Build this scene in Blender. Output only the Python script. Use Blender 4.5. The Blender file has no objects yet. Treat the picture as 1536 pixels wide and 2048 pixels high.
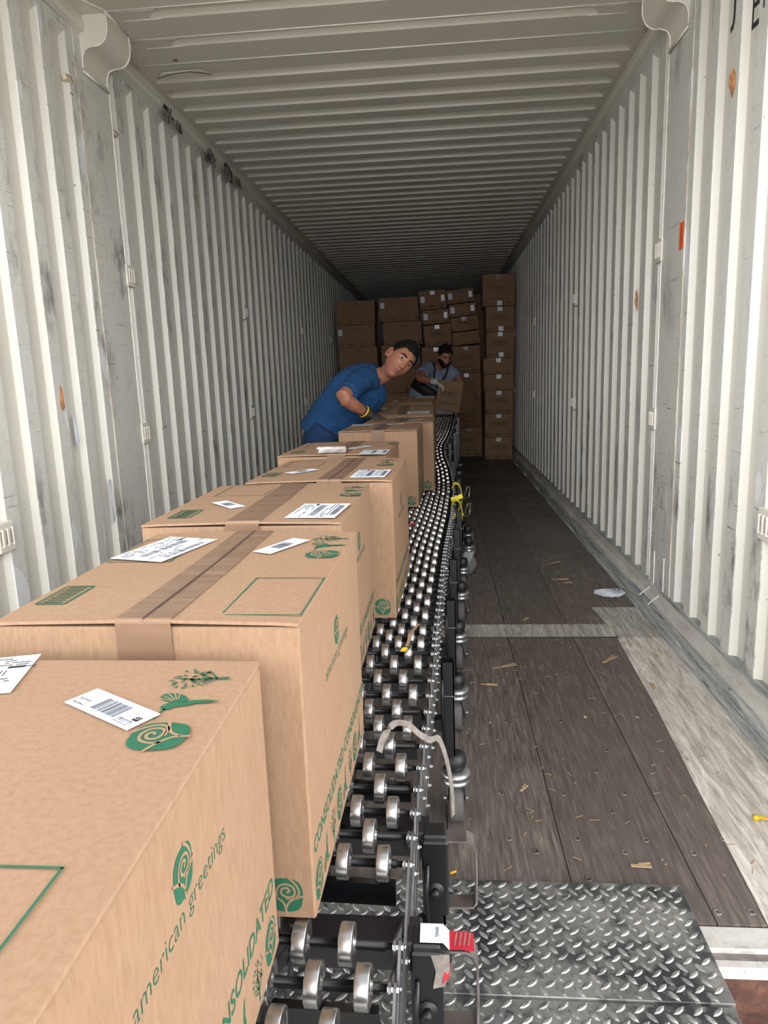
import bpy, math, random
from math import sin, cos, pi, radians as rad
from mathutils import Vector, Matrix, noise

S = bpy.context.scene
COL = S.collection
RND = random.Random(7)

# ------------------------------------------------------------------ camera
cd = bpy.data.cameras.new('camera'); cam = bpy.data.objects.new('camera', cd); COL.objects.link(cam)
cd.sensor_fit = 'VERTICAL'; cd.sensor_height = 24.0; cd.lens = 1399.5 / 2048 * 24.0
cd.clip_start = 0.02; cd.clip_end = 200
R_ = Vector((0.9963128, 0.0788506, -0.0338134)); U_ = Vector((0.0181498, 0.1914895, 0.9813268)); F_ = Vector((-0.0838531, 0.9783222, -0.1893523))
cam.matrix_world = Matrix(((R_.x, U_.x, -F_.x, 0.2376), (R_.y, U_.y, -F_.y, 0.0), (R_.z, U_.z, -F_.z, 1.0963), (0, 0, 0, 1)))
S.camera = cam

# ------------------------------------------------------------------ world, exposure
W = bpy.data.worlds.new('sky'); S.world = W; W.use_nodes = True
nt = W.node_tree; nt.nodes.clear()
wo = nt.nodes.new('ShaderNodeOutputWorld'); bg = nt.nodes.new('ShaderNodeBackground')
tc = nt.nodes.new('ShaderNodeTexCoord'); sx = nt.nodes.new('ShaderNodeSeparateXYZ'); cr = nt.nodes.new('ShaderNodeValToRGB')
nt.links.new(tc.outputs['Generated'], sx.inputs[0]); nt.links.new(sx.outputs['Z'], cr.inputs[0])
cr.color_ramp.elements[0].position = 0.0; cr.color_ramp.elements[0].color = (0.72, 0.72, 0.73, 1)
for p_, v_ in ((0.10, 0.9), (0.22, 1.0), (0.52, 1.0), (0.72, 0.42), (0.86, 0.22)):
    e_ = cr.color_ramp.elements.new(p_); e_.color = (v_ * 0.98, v_ * 0.99, v_, 1)
cr.color_ramp.elements[-1].position = 1.0; cr.color_ramp.elements[-1].color = (0.19, 0.2, 0.215, 1)
nt.links.new(cr.outputs[0], bg.inputs[0]); bg.inputs[1].default_value = 6.7
nt.links.new(bg.outputs[0], wo.inputs[0])
S.view_settings.view_transform = 'Standard'; S.view_settings.look = 'None'
S.view_settings.gamma = 1; S.view_settings.use_curve_mapping = False
S.view_settings.exposure = 0.0

# ------------------------------------------------------------------ materials
def srgb(r, g, b):
    f = lambda c: (c / 255 / 12.92) if c / 255 <= 0.04045 else ((c / 255 + 0.055) / 1.055) ** 2.4
    return (f(r), f(g), f(b), 1)

class NM:
    """node material helper"""
    def __init__(s, name, color=(0.5, 0.5, 0.5, 1), rough=0.5, metal=0.0, spec=None):
        s.m = bpy.data.materials.new(name); s.m.use_nodes = True
        s.t = s.m.node_tree; s.b = s.t.nodes['Principled BSDF']
        s.b.inputs['Base Color'].default_value = color if len(color) == 4 else (*color, 1)
        s.b.inputs['Roughness'].default_value = rough; s.b.inputs['Metallic'].default_value = metal
        if spec is not None: s.b.inputs['Specular IOR Level'].default_value = spec
        s.co = None
        s.m.diffuse_color = s.b.inputs['Base Color'].default_value
    def n(s, typ, **kw):
        x = s.t.nodes.new(typ)
        for k, v in kw.items(): setattr(x, k, v)
        return x
    def l(s, a, b): s.t.links.new(a, b)
    def coord(s, scale=(1, 1, 1), kind='Object'):
        if s.co is None: s.co = s.n('ShaderNodeTexCoord')
        mp = s.n('ShaderNodeMapping'); mp.inputs['Scale'].default_value = scale
        s.l(s.co.outputs[kind], mp.inputs[0]); return mp.outputs[0]
    def noise(s, scale=5, vec=None, detail=3, rough=0.5, dist=0):
        x = s.n('ShaderNodeTexNoise'); x.inputs['Scale'].default_value = scale
        x.inputs['Detail'].default_value = detail; x.inputs['Roughness'].default_value = rough
        x.inputs['Distortion'].default_value = dist
        s.l(vec if vec is not None else s.coord(), x.inputs['Vector']); return x.outputs['Fac']
    def ramp(s, fac, stops):
        x = s.n('ShaderNodeValToRGB'); e = x.color_ramp.elements
        while len(e) > 1: e.remove(e[-1])
        e[0].position = stops[0][0]; e[0].color = stops[0][1] if isinstance(stops[0][1], tuple) else (stops[0][1],) * 3 + (1,)
        for p, c in stops[1:]:
            k = e.new(p); k.color = c if isinstance(c, tuple) else (c,) * 3 + (1,)
        s.l(fac, x.inputs[0]); return x.outputs[0]
    def math(s, op, a, b=0.0, c=None):
        x = s.n('ShaderNodeMath', operation=op)
        for i, v in enumerate((a, b) if c is None else (a, b, c)):
            if hasattr(v, 'links') or hasattr(v, 'is_linked'): s.l(v, x.inputs[i])
            else: x.inputs[i].default_value = v
        return x.outputs[0]
    def mix(s, fac, a, b, mode='MIX'):
        x = s.n('ShaderNodeMix', data_type='RGBA', blend_type=mode)
        for i, v in ((0, fac), (6, a), (7, b)):
            if hasattr(v, 'is_linked'): s.l(v, x.inputs[i])
            else: x.inputs[i].default_value = v
        return x.outputs[2]
    def color(s, c): s.l(c, s.b.inputs['Base Color'])
    def roughness(s, c): s.l(c, s.b.inputs['Roughness'])
    def bump(s, h, strength=0.3, dist=0.002):
        x = s.n('ShaderNodeBump'); x.inputs['Strength'].default_value = strength; x.inputs['Distance'].default_value = dist
        s.l(h, x.inputs['Height']); s.l(x.outputs[0], s.b.inputs['Normal'])

M = {}
def simple(name, rgb, rough=0.6, metal=0.0, spec=None, var=0.08, scale=30):
    k = NM(name, srgb(*rgb), rough, metal, spec)
    if var:
        c = srgb(*rgb); f = k.noise(scale)
        k.color(k.ramp(f, [(0.3, tuple(x * (1 - var) for x in c[:3]) + (1,)), (0.7, tuple(min(1, x * (1 + var)) for x in c[:3]) + (1,))]))
    M[name] = k.m; return k

# painted corrugated steel: cream white with scuffs on the proud faces
def wall_mat(name, base, scuff):
    k = NM(name, srgb(*base), 0.42)
    big = k.noise(1.3, detail=4)
    c = k.ramp(big, [(0.3, srgb(base[0] - 9, base[1] - 9, base[2] - 10)), (0.7, srgb(*base))])
    if scuff:
        sp = k.n('ShaderNodeSeparateXYZ'); k.l(k.coord(), sp.inputs[0])
        ax = k.math('ABSOLUTE', sp.outputs[0])
        proud = k.math('LESS_THAN', ax, 1.2235)
        # greyish wear film on the proud faces
        film = k.math('MULTIPLY', proud, k.ramp(k.noise(3.5, detail=6, rough=0.65), [(0.38, 0.15), (0.62, 0.75)]))
        c = k.mix(film, c, srgb(206, 206, 202))
        # fine horizontal scratches
        v1 = k.coord((1, 1.1, 26)); s1 = k.noise(4.2, v1, detail=5, rough=0.7, dist=0.6)
        sc = k.ramp(s1, [(0.625, 0.0), (0.65, 1.0)])
        gate = k.ramp(k.noise(2.1, k.coord((1, 1, 0.8)), detail=3), [(0.40, 0.0), (0.55, 1.0)])
        f = k.math('MULTIPLY', k.math('MULTIPLY', sc, gate), proud)
        c = k.mix(k.math('MULTIPLY', f, 0.8), c, srgb(84, 84, 82))
        # slanted scratches
        mp = k.n('ShaderNodeMapping'); mp.inputs['Rotation'].default_value = (rad(38), 0, 0); mp.inputs['Scale'].default_value = (1, 1.4, 30)
        k.l(k.co.outputs['Object'], mp.inputs[0])
        s2 = k.noise(3.3, mp.outputs[0], detail=4, rough=0.7, dist=0.8)
        f2 = k.math('MULTIPLY', k.ramp(s2, [(0.645, 0.0), (0.67, 1.0)]), proud)
        c = k.mix(k.math('MULTIPLY', f2, 0.6), c, srgb(92, 92, 92))
        # rubber smudges, taller than wide
        v3 = k.coord((1, 2.2, 1.0)); s3 = k.noise(2.6, v3, detail=7, rough=0.75)
        band = k.ramp(k.noise(0.9, k.coord((0.2, 0.3, 1.6)), detail=1), [(0.40, 0.0), (0.55, 1.0)])
        f3 = k.math('MULTIPLY', k.math('MULTIPLY', k.ramp(s3, [(0.52, 0.0), (0.65, 1.0)]), proud), band)
        c = k.mix(k.math('MULTIPLY', f3, 0.75), c, srgb(62, 62, 64))
        mot = k.ramp(k.noise(22, k.coord((1, 1.6, 1)), detail=6, rough=0.8), [(0.5, 0.0), (0.68, 1.0)])
        c = k.mix(k.math('MULTIPLY', k.math('MULTIPLY', mot, proud), 0.28), c, srgb(150, 149, 145))
        # white patches of paint / old tape residue
        s4 = k.ramp(k.noise(5, k.coord((1, 1.5, 0.7)), detail=1, rough=0.2), [(0.70, 0.0), (0.71, 1.0)])
        c = k.mix(k.math('MULTIPLY', k.math('MULTIPLY', s4, proud), 0.6), c, srgb(226, 229, 232))
        # rare red and blue marks
        s5 = k.noise(3.1, k.coord((1.7, 1.3, 0.9)), detail=6, rough=0.8)
        c = k.mix(k.math('MULTIPLY', k.ramp(s5, [(0.735, 0.0), (0.76, 1.0)]), 0.75), c, srgb(160, 70, 58))
        s6 = k.noise(3.4, k.coord((1.1, 1.9, 0.8)), detail=6, rough=0.8)
        c = k.mix(k.math('MULTIPLY', k.ramp(s6, [(0.73, 0.0), (0.76, 1.0)]), 0.7), c, srgb(70, 120, 150))
        # tiny chips
        s7 = k.noise(60, detail=3)
        c = k.mix(k.ramp(s7, [(0.735, 0.0), (0.75, 0.8)]), c, srgb(95, 92, 86))
        k.bump(k.noise(9, detail=5), 0.25, 0.004)
    else:
        s7 = k.noise(38, k.coord((0.4, 1, 1)), detail=4)
        c = k.mix(k.ramp(s7, [(0.74, 0.0), (0.77, 0.5)]), c, srgb(110, 100, 85))
        k.bump(k.noise(5, detail=3), 0.15, 0.004)
    k.color(c); M[name] = k.m
wall_mat('wall_paint', (209, 206, 196), True)
wall_mat('ceiling_paint', (208, 203, 192), False)
wall_mat('rail_paint', (218, 214, 202), False)

k = NM('plywood_floor', rough=0.62)
sp = k.n('ShaderNodeSeparateXYZ'); k.l(k.coord(), sp.inputs[0])
plank = k.math('FLOOR', k.math('DIVIDE', k.math('ADD', sp.outputs[0], 5 - 0.41), 0.268))
wn = k.n('ShaderNodeTexWhiteNoise', noise_dimensions='1D'); k.l(plank, wn.inputs['W'])
grain = k.noise(14, k.coord((7, 0.55, 1)), detail=8, rough=0.7, dist=0.4)
c = k.ramp(grain, [(0.30, srgb(52, 46, 42)), (0.5, srgb(90, 82, 76)), (0.70, srgb(130, 120, 111))])
blot = k.noise(1.6, detail=5, rough=0.6)
c = k.mix(k.ramp(blot, [(0.35, 0.0), (0.65, 0.6)]), c, srgb(90, 80, 76))
c = k.mix(k.math('MULTIPLY', wn.outputs['Value'], 0.3), c, srgb(62, 55, 50))
fr = k.math('FRACT', k.math('DIVIDE', k.math('ADD', sp.outputs[0], 5 - 0.41), 0.268))
seam = k.math('LESS_THAN', k.math('ABSOLUTE', k.math('SUBTRACT', fr, 0.5)), 0.494)
c = k.mix(seam, srgb(24, 20, 18), c)
scr = k.noise(7, k.coord((9, 0.7, 1)), detail=6, rough=0.8, dist=0.9)
c = k.mix(k.ramp(scr, [(0.67, 0.0), (0.70, 0.55)]), c, srgb(165, 148, 128))
chip = k.noise(30, k.coord((1, 0.6, 1)), detail=4)
c = k.mix(k.ramp(chip, [(0.72, 0.0), (0.735, 0.9)]), c, srgb(186, 166, 138))
k.color(c); k.roughness(k.ramp(blot, [(0.3, 0.45), (0.7, 0.75)])); k.bump(grain, 0.35, 0.003); M['plywood_floor'] = k.m

def worn(name, a, b, d, sc=(6, 0.8, 4), rough=0.55, extra=()):
    k = NM(name, rough=rough)
    n1 = k.noise(6, k.coord(sc), detail=8, rough=0.75, dist=0.8)
    c = k.ramp(n1, [(0.33, srgb(*a)), (0.5, srgb(*b)), (0.68, srgb(*d))])
    for i, (rgb, th, s) in enumerate(extra):
        q = k.noise(s, k.coord((sc[0] * 0.8 + i, sc[1] * 1.3, sc[2])), detail=6, rough=0.75)
        c = k.mix(k.ramp(q, [(th, 0.0), (th + 0.04, 0.85)]), c, srgb(*rgb))
    k.color(c); k.bump(n1, 0.3, 0.003); M[name] = k.m
worn('worn_border', (128, 121, 112), (180, 173, 164), (222, 219, 213), (9, 0.9, 4), extra=[((92, 84, 78), 0.62, 3)])
worn('worn_strip', (104, 98, 90), (150, 145, 136), (190, 186, 178), (9, 0.9, 4), extra=[((80, 74, 68), 0.6, 9)])
worn('kick_paint', (92, 93, 92), (142, 144, 142), (190, 190, 184), (14, 0.5, 14), extra=[((72, 106, 124), 0.60, 3), ((120, 66, 58), 0.67, 3), ((56, 56, 58), 0.58, 4), ((200, 198, 192), 0.60, 6)])
worn('kick_light', (150, 147, 138), (178, 174, 166), (196, 193, 184), (2, 0.6, 3), extra=[((70, 112, 134), 0.68, 4)])
worn('sill_paint', (140, 137, 131), (176, 172, 165), (190, 186, 180), (3, 3, 3), extra=[((120, 116, 112), 0.64, 6), ((60, 58, 60), 0.70, 9)])
worn('rust_beam', (46, 26, 18), (74, 44, 32), (104, 66, 50), (3, 3, 3), 0.8)
worn('red_beam', (140, 72, 58), (168, 92, 76), (178, 110, 92), (2, 2, 2), 0.7, extra=[((70, 40, 34), 0.66, 6)])

k = NM('diamond_steel', rough=0.4, metal=0.5)
n1 = k.noise(18, detail=6, rough=0.7)
n2 = k.noise(5, detail=5, rough=0.6)
c = k.ramp(n2, [(0.42, srgb(58, 59, 62)), (0.50, srgb(84, 84, 85)), (0.56, srgb(138, 137, 132))])
c = k.mix(k.ramp(n1, [(0.50, 0.0), (0.54, 0.75)]), c, srgb(120, 120, 116))
k.color(c); k.roughness(k.ramp(n1, [(0.3, 0.3), (0.7, 0.6)])); M['diamond_steel'] = k.m
k = NM('diamond_lug', srgb(150, 150, 148), 0.36, 0.65)
k.color(k.ramp(k.noise(40, detail=4), [(0.3, srgb(96, 97, 98)), (0.65, srgb(176, 175, 172))])); M['diamond_lug'] = k.m

def card(name, rgb):
    k = NM(name, rough=0.86, spec=0.2)
    fib = k.noise(160, k.coord((1, 1, 0.25)), detail=4, rough=0.7)
    big = k.noise(3, detail=3)
    r, g, b = rgb
    c = k.ramp(fib, [(0.3, srgb(r - 9, g - 9, b - 9)), (0.7, srgb(r + 7, g + 7, b + 7))])
    c = k.mix(k.ramp(big, [(0.35, 0.0), (0.65, 0.35)]), c, srgb(r - 10, g - 12, b - 13))
    k.color(c); k.bump(fib, 0.08, 0.001); M[name] = k.m
card('cardboard', (141, 114, 91))
card('cardboard_edge', (146, 119, 97))
simple('green_ink', (15, 82, 56), 0.7, var=0.05, scale=200)
simple('dark_ink', (42, 48, 32), 0.75, var=0.05, scale=200)
simple('label_white', (205, 211, 222), 0.45, var=0.02)
simple('label_black', (28, 28, 32), 0.5, var=0)
k = NM('packing_tape', rough=0.16)
v = k.coord((1, 34, 1)); wv = k.noise(3, v, detail=3, rough=0.6, dist=1.0)
k.color(k.ramp(wv, [(0.35, srgb(112, 88, 70)), (0.56, srgb(120, 95, 76)), (0.68, srgb(138, 114, 96))])); k.bump(wv, 0.15, 0.002)
k.roughness(k.ramp(k.noise(12), [(0.3, 0.2), (0.7, 0.4)])); M['packing_tape'] = k.m
k = NM('clear_tape', rough=0.08); k.b.inputs['Alpha'].default_value = 0.45
k.color(k.ramp(k.noise(30, detail=4), [(0.4, srgb(205, 190, 178)), (0.6, srgb(240, 240, 242))])); k.bump(k.noise(25, detail=3), 0.5, 0.004); M['clear_tape'] = k.m
k = NM('sticker_tape_gleam', srgb(210, 212, 216), 0.12); k.bump(k.noise(40, detail=3), 0.6, 0.004); M['sticker_tape_gleam'] = k.m  # shiny white labels; on stack tape the pale colour paints its reflection

k = NM('wheel_steel', rough=0.27, metal=0.95)
k.color(k.ramp(k.noise(25, detail=3), [(0.35, srgb(150, 149, 148)), (0.65, srgb(190, 188, 186))])); M['wheel_steel'] = k.m
simple('link_steel', (112, 110, 110), 0.33, 0.85, var=0.25, scale=18)
simple('zinc', (158, 160, 160), 0.3, 0.9, var=0.1)
simple('axle_black', (19, 19, 21), 0.35, 0.5, var=0.2)
simple('black_paint', (11, 12, 15), 0.3, 0.0, var=0.25, scale=25)
simple('black_cap', (18, 18, 19), 0.5, 0.0)
simple('dark_channel', (36, 31, 34), 0.5, 0.2, var=0.35, scale=14)
simple('raw_steel', (140, 132, 130), 0.3, 0.8, var=0.3, scale=22)
simple('rubber', (74, 71, 70), 0.75, 0.0, var=0.15)
simple('grey_rubber', (92, 92, 92), 0.7, 0.0, var=0.1)
simple('grey_fork', (130, 134, 134), 0.4, 0.6, var=0.15)
simple('yellow_strap', (214, 196, 28), 0.6)
simple('yellow_band', (226, 174, 24), 0.6)
simple('strap_cloth', (118, 110, 103), 0.8, var=0.25, scale=90)
simple('red_paper', (168, 24, 44), 0.5)
simple('orange_tape', (232, 92, 36), 0.5, var=0.04)
simple('torn_card', (160, 112, 74), 0.8, var=0.2)
simple('wood_chip', (150, 126, 98), 0.8, var=0.25)
simple('grey_foil', (140, 138, 132), 0.45, 0.3, var=0.5, scale=40)
simple('black_mark', (34, 34, 34), 0.6)
simple('caulk', (176, 164, 148), 0.8, var=0.3, scale=20)
simple('weld', (226, 223, 214), 0.5, var=0.1)
simple('asphalt', (176, 172, 166), 0.9, var=0.2)
simple('dark_inside', (60, 45, 36), 0.9)
simple('rust_spot', (150, 96, 52), 0.8, var=0.4, scale=60)
simple('rust_patch', (214, 204, 176), 0.7, var=0.1, scale=60)
simple('hair_black', (13, 13, 15), 0.75, 0.0, 0.2, var=0.3, scale=120)
simple('hair_brown', (26, 18, 15), 0.8, 0.0, 0.2, var=0.3, scale=120)
simple('blue_shirt', (18, 68, 114), 0.85, var=0.10, scale=14)
simple('blue_trousers', (17, 50, 90), 0.85, var=0.12, scale=14)
simple('grey_shirt', (128, 138, 162), 0.9, var=0.08, scale=14)
simple('dark_trousers', (40, 42, 52), 0.85)
simple('black_belt', (14, 14, 16), 0.6)
simple('dark_glove', (54, 50, 46), 0.7, var=0.2)
simple('white_glove', (196, 192, 186), 0.9, var=0.08)
simple('boot', (46, 36, 28), 0.7)
simple('eye_white', (158, 148, 138), 0.25, var=0)
simple('iris', (38, 24, 18), 0.2, var=0)
simple('lip', (134, 78, 66), 0.5, var=0.05)
k = NM('skin', rough=0.48); k.b.inputs['Subsurface Weight'].default_value = 0.08
k.color(k.ramp(k.noise(14, detail=4), [(0.3, srgb(150, 98, 76)), (0.7, srgb(170, 114, 90))])); M['skin'] = k.m

# ------------------------------------------------------------------ mesh builder
class MB:
    def __init__(s): s.v = []; s.f = []; s.mi = []; s.mats = []; s.sm = []
    def mat(s, m):
        m = M[m] if isinstance(m, str) else m
        if m not in s.mats: s.mats.append(m)
        return s.mats.index(m)
    def add(s, vs, fs, m, T=None, smooth=False):
        o = len(s.v); i = s.mat(m)
        s.v += [tuple(T @ Vector(x)) if T is not None else tuple(x) for x in vs]
        for f in fs: s.f.append([o + k for k in f]); s.mi.append(i); s.sm.append(smooth)
    def box(s, c, d, m, T=None, bev=0.0):
        x, y, z = d[0] / 2, d[1] / 2, d[2] / 2
        if bev <= 0:
            vs = [(c[0] + a * x, c[1] + b * y, c[2] + e * z) for e in (-1, 1) for b in (-1, 1) for a in (-1, 1)]
            s.add(vs, [(0, 2, 3, 1), (4, 5, 7, 6), (0, 1, 5, 4), (2, 6, 7, 3), (0, 4, 6, 2), (1, 3, 7, 5)], m, T); return
        b_ = bev; vs = []; idx = {}
        for sx_ in (-1, 1):
            for sy in (-1, 1):
                for sz in (-1, 1):
                    for ax in range(3):
                        p = [sx_ * (x - b_), sy * (y - b_), sz * (z - b_)]
                        p[ax] = (sx_ * x, sy * y, sz * z)[ax]
                        idx[(sx_, sy, sz, ax)] = len(vs); vs.append((c[0] + p[0], c[1] + p[1], c[2] + p[2]))
        fs = []
        for ax in range(3):
            o1, o2 = [q for q in range(3) if q != ax]
            for sg in (-1, 1):
                quad = []
                for (p, q) in ((-1, -1), (1, -1), (1, 1), (-1, 1)):
                    k_ = [0, 0, 0]; k_[ax] = sg; k_[o1] = p; k_[o2] = q; quad.append(idx[(*k_, ax)])
                fs.append(quad)
        for ax in range(3):
            o1, o2 = [q for q in range(3) if q != ax]
            for p in (-1, 1):
                for q in (-1, 1):
                    a = [0, 0, 0]; a[o1] = p; a[o2] = q; a[ax] = -1; b = list(a); b[ax] = 1
                    fs.append([idx[(*a, o1)], idx[(*b, o1)], idx[(*b, o2)], idx[(*a, o2)]])
        for sx_ in (-1, 1):
            for sy in (-1, 1):
                for sz in (-1, 1): fs.append([idx[(sx_, sy, sz, 0)], idx[(sx_, sy, sz, 1)], idx[(sx_, sy, sz, 2)]])
        s.add(vs, fs, m, T)
    def lathe(s, prof, m, T=None, n=20, smooth=True, close=True):
        """profile [(r, z)] around local z"""
        vs = [(r * cos(2 * pi * i / n), r * sin(2 * pi * i / n), z) for r, z in prof for i in range(n)]
        fs = [(j * n + i, j * n + (i + 1) % n, (j + 1) * n + (i + 1) % n, (j + 1) * n + i) for j in range(len(prof) - 1) for i in range(n)]
        if close:
            fs.append(tuple(range(n))[::-1]); fs.append(tuple((len(prof) - 1) * n + i for i in range(n)))
        s.add(vs, fs, m, T, smooth)
    def cyl(s, a, b, r, m, n=10, r2=None, smooth=True):
        a = Vector(a); b = Vector(b); d = b - a
        T = Matrix.Translation(a) @ d.to_track_quat('Z', 'Y').to_matrix().to_4x4()
        s.lathe([(r, 0), (r if r2 is None else r2, d.length)], m, T, n, smooth)
    def tube(s, pts, r, m, n=8, smooth=True):
        s.loft(pts, [(r, r)] * len(pts), m, n, smooth)
    def loft(s, pts, radii, m, n=16, smooth=True, up=None):
        pts = [Vector(p) for p in pts]; vs = []; N = len(pts)
        prev = Vector(up) if up else None
        for i, p in enumerate(pts):
            t = (pts[min(i + 1, N - 1)] - pts[max(i - 1, 0)]).normalized()
            if prev is None: prev = Vector((0, 0, 1)) if abs(t.z) < 0.9 else Vector((1, 0, 0))
            x = prev - t * prev.dot(t)
            if x.length < 1e-5: x = Vector((1, 0, 0)) - t * t.x
            x.normalize(); y = t.cross(x)
            if up is None: prev = x
            ra, rb = radii[i]
            for k_ in range(n):
                a = 2 * pi * k_ / n; vs.append(p + x * cos(a) * ra + y * sin(a) * rb)
        fs = [(j * n + i, j * n + (i + 1) % n, (j + 1) * n + (i + 1) % n, (j + 1) * n + i) for j in range(N - 1) for i in range(n)]
        fs.append(tuple(range(n))[::-1]); fs.append(tuple((N - 1) * n + i for i in range(n)))
        s.add(vs, fs, m, None, smooth)
    def strip(s, pts, width, m, thick=0.001, side=(1, 0, 0)):
        """a ribbon along 3D points with a real thickness"""
        pts = [Vector(p) for p in pts]; vs = []
        for i, p in enumerate(pts):
            t = (pts[min(i + 1, len(pts) - 1)] - pts[max(i - 1, 0)]).normalized()
            sd = Vector(side) - t * Vector(side).dot(t); sd.normalize(); nn = t.cross(sd)
            for a, b in ((-1, -1), (1, -1), (1, 1), (-1, 1)): vs.append(p + sd * a * width / 2 + nn * b * thick / 2)
        n = len(pts); fs = [(0, 1, 2, 3), tuple((n - 1) * 4 + k_ for k_ in (3, 2, 1, 0))]
        for j in range(n - 1):
            for i in range(4): fs.append((j * 4 + i, (j + 1) * 4 + i, (j + 1) * 4 + (i + 1) % 4, j * 4 + (i + 1) % 4))
        s.add(vs, fs, m)
    def build(s, name, parent=None, recalc=True):
        me = bpy.data.meshes.new(name); me.from_pydata(s.v, [], s.f)
        for m in s.mats: me.materials.append(m)
        me.polygons.foreach_set('material_index', s.mi); me.polygons.foreach_set('use_smooth', s.sm)
        me.update()
        if recalc:
            import bmesh
            bm = bmesh.new(); bm.from_mesh(me); bmesh.ops.recalc_face_normals(bm, faces=bm.faces); bm.to_mesh(me); bm.free()
        o = bpy.data.objects.new(name, me); COL.objects.link(o)
        if parent: o.parent = parent
        return o

def empty(name, loc=(0, 0, 0), rot=None):
    o = bpy.data.objects.new(name, None); COL.objects.link(o); o.location = loc; o.empty_display_size = 0.1
    if rot is not None: o.rotation_euler = rot
    return o
def tag(o, label, cat, group=None):
    o['label'] = label; o['category'] = cat
    if group: o['group'] = group
    return o
def struct(o): o['kind'] = 'structure'; return o

# ------------------------------------------------------------------ 2D printing (ink lies in the carton's own mesh)
FONT = {}
def text2d(txt, thin=0.0):
    key = (txt, thin)
    if key in FONT: return FONT[key]
    cu = bpy.data.curves.new('t', 'FONT'); cu.body = txt; cu.size = 1; cu.offset = thin; cu.resolution_u = 3
    o = bpy.data.objects.new('t', cu); COL.objects.link(o)
    dg = bpy.context.evaluated_depsgraph_get(); dg.update()
    me = bpy.data.meshes.new_from_object(o.evaluated_get(dg))
    vs = [(v.co.x, v.co.y) for v in me.vertices]; fs = [tuple(p.vertices) for p in me.polygons]
    bpy.data.objects.remove(o); bpy.data.curves.remove(cu); bpy.data.meshes.remove(me)
    x0 = min(v[0] for v in vs); x1 = max(v[0] for v in vs); y0 = min(v[1] for v in vs if True); y1 = max(v[1] for v in vs)
    vs = [((x - (x0 + x1) / 2) / (x1 - x0), y / (x1 - x0)) for x, y in vs]
    FONT[key] = (vs, fs); return FONT[key]

def stroke(pts, w):
    """flat polyline with mitred joints -> verts, faces"""
    pts = [Vector((p[0], p[1])) for p in pts]; n = len(pts); vs = []
    ws = w if isinstance(w, (list, tuple)) else [w] * n
    for i, p in enumerate(pts):
        t = pts[min(i + 1, n - 1)] - pts[max(i - 1, 0)]
        t = t.normalized() if t.length > 0 else Vector((1, 0)); q = Vector((-t.y, t.x)) * ws[i] / 2
        vs += [tuple(p + q), tuple(p - q)]
    return vs, [(2 * i, 2 * i + 1, 2 * i + 3, 2 * i + 2) for i in range(n - 1)]
def smoothline(pts, k=5):
    out = []; n = len(pts)
    for i in range(n - 1):
        p0, p1, p2, p3 = [Vector(pts[min(max(j, 0), n - 1)]) for j in (i - 1, i, i + 1, i + 2)]
        for t_ in range(k):
            t = t_ / k
            out.append(0.5 * ((2 * p1) + (-p0 + p2) * t + (2 * p0 - 5 * p1 + 4 * p2 - p3) * t * t + (-p0 + 3 * p1 - 3 * p2 + p3) * t ** 3))
    out.append(Vector(pts[-1])); return out
def ngon(pts): return [tuple(p)[:2] for p in pts], [tuple(range(len(pts)))]
def disc(cx, cy, rx, ry, a=0, n=8):
    return ngon([(cx + rx * cos(t) * cos(a) - ry * sin(t) * sin(a), cy + rx * cos(t) * sin(a) + ry * sin(t) * cos(a)) for t in [2 * pi * i / n for i in range(n)]])

INK, KRAFT = 'green_ink', 'cardboard'
def art_rose(lo=False):
    out = []; N = 14 if lo else 40
    pts = []
    for i in range(N):
        t = 2 * pi * i / N; r = 0.5 / (abs(cos(t)) ** 2.7 + abs(sin(t)) ** 2.7) ** (1 / 2.7)
        pts.append((r * cos(t), r * sin(t) * 1.02 - (0.05 if sin(t) < -0.5 else 0)))
    out.append((*ngon(pts), INK, 1))
    k_ = 2 if lo else 5; w = 0.065
    for l in ([(-0.56, 0.06), (-0.36, -0.04), (-0.16, -0.18), (-0.04, -0.34), (0, -0.62)],
              [(0.56, -0.02), (0.34, -0.10), (0.14, -0.20), (0.04, -0.34), (0, -0.44)],
              [(-0.24, -0.16), (-0.26, 0.06), (-0.17, 0.26), (0.02, 0.33), (0.22, 0.24), (0.27, 0.05), (0.18, -0.07), (0.0, -0.07), (-0.12, 0.02), (-0.10, 0.16), (0.04, 0.21), (0.12, 0.12), (0.03, 0.06)],
              [(0.08, 0.56), (0.28, 0.36), (0.39, 0.14), (0.36, -0.02), (0.24, -0.11), (0.0, -0.13)]):
        if lo and l[0][0] == 0.08: continue
        out.append((*stroke(smoothline(l, k_), w * (1.5 if lo else 1)), KRAFT, 2))
    return out
def art_bird(lo=False):
    out = []
    out.append((*stroke([(-0.36, -0.5), (-0.33, -0.32), (-0.28, -0.17)], [0.012, 0.03, 0.05]), INK, 1))
    out.append((*ngon([(-0.34, -0.16), (-0.36, -0.08), (-0.30, 0.0), (-0.2, 0.04), (-0.05, 0.02), (0.1, 0.06), (0.32, 0.05), (0.52, -0.02), (0.34, -0.05), (0.14, -0.06), (0.02, -0.12), (-0.12, -0.13), (-0.2, -0.2), (-0.28, -0.22)]), INK, 1))
    out.append((*ngon([(-0.22, 0.03), (-0.36, 0.12), (-0.44, 0.25), (-0.41, 0.34), (-0.3, 0.36), (-0.16, 0.32), (-0.03, 0.2), (0.03, 0.05)]), INK, 1))
    if not lo:
        for a in range(5):
            t = rad(95 + a * 14); out.append((*stroke([(-0.13 + 0.1 * cos(t), 0.02 + 0.1 * sin(t)), (-0.13 + 0.36 * cos(t), 0.02 + 0.36 * sin(t))], 0.022), KRAFT, 2))
        out.append((*disc(-0.295, -0.08, 0.015, 0.015), KRAFT, 2))
    return out
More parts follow.
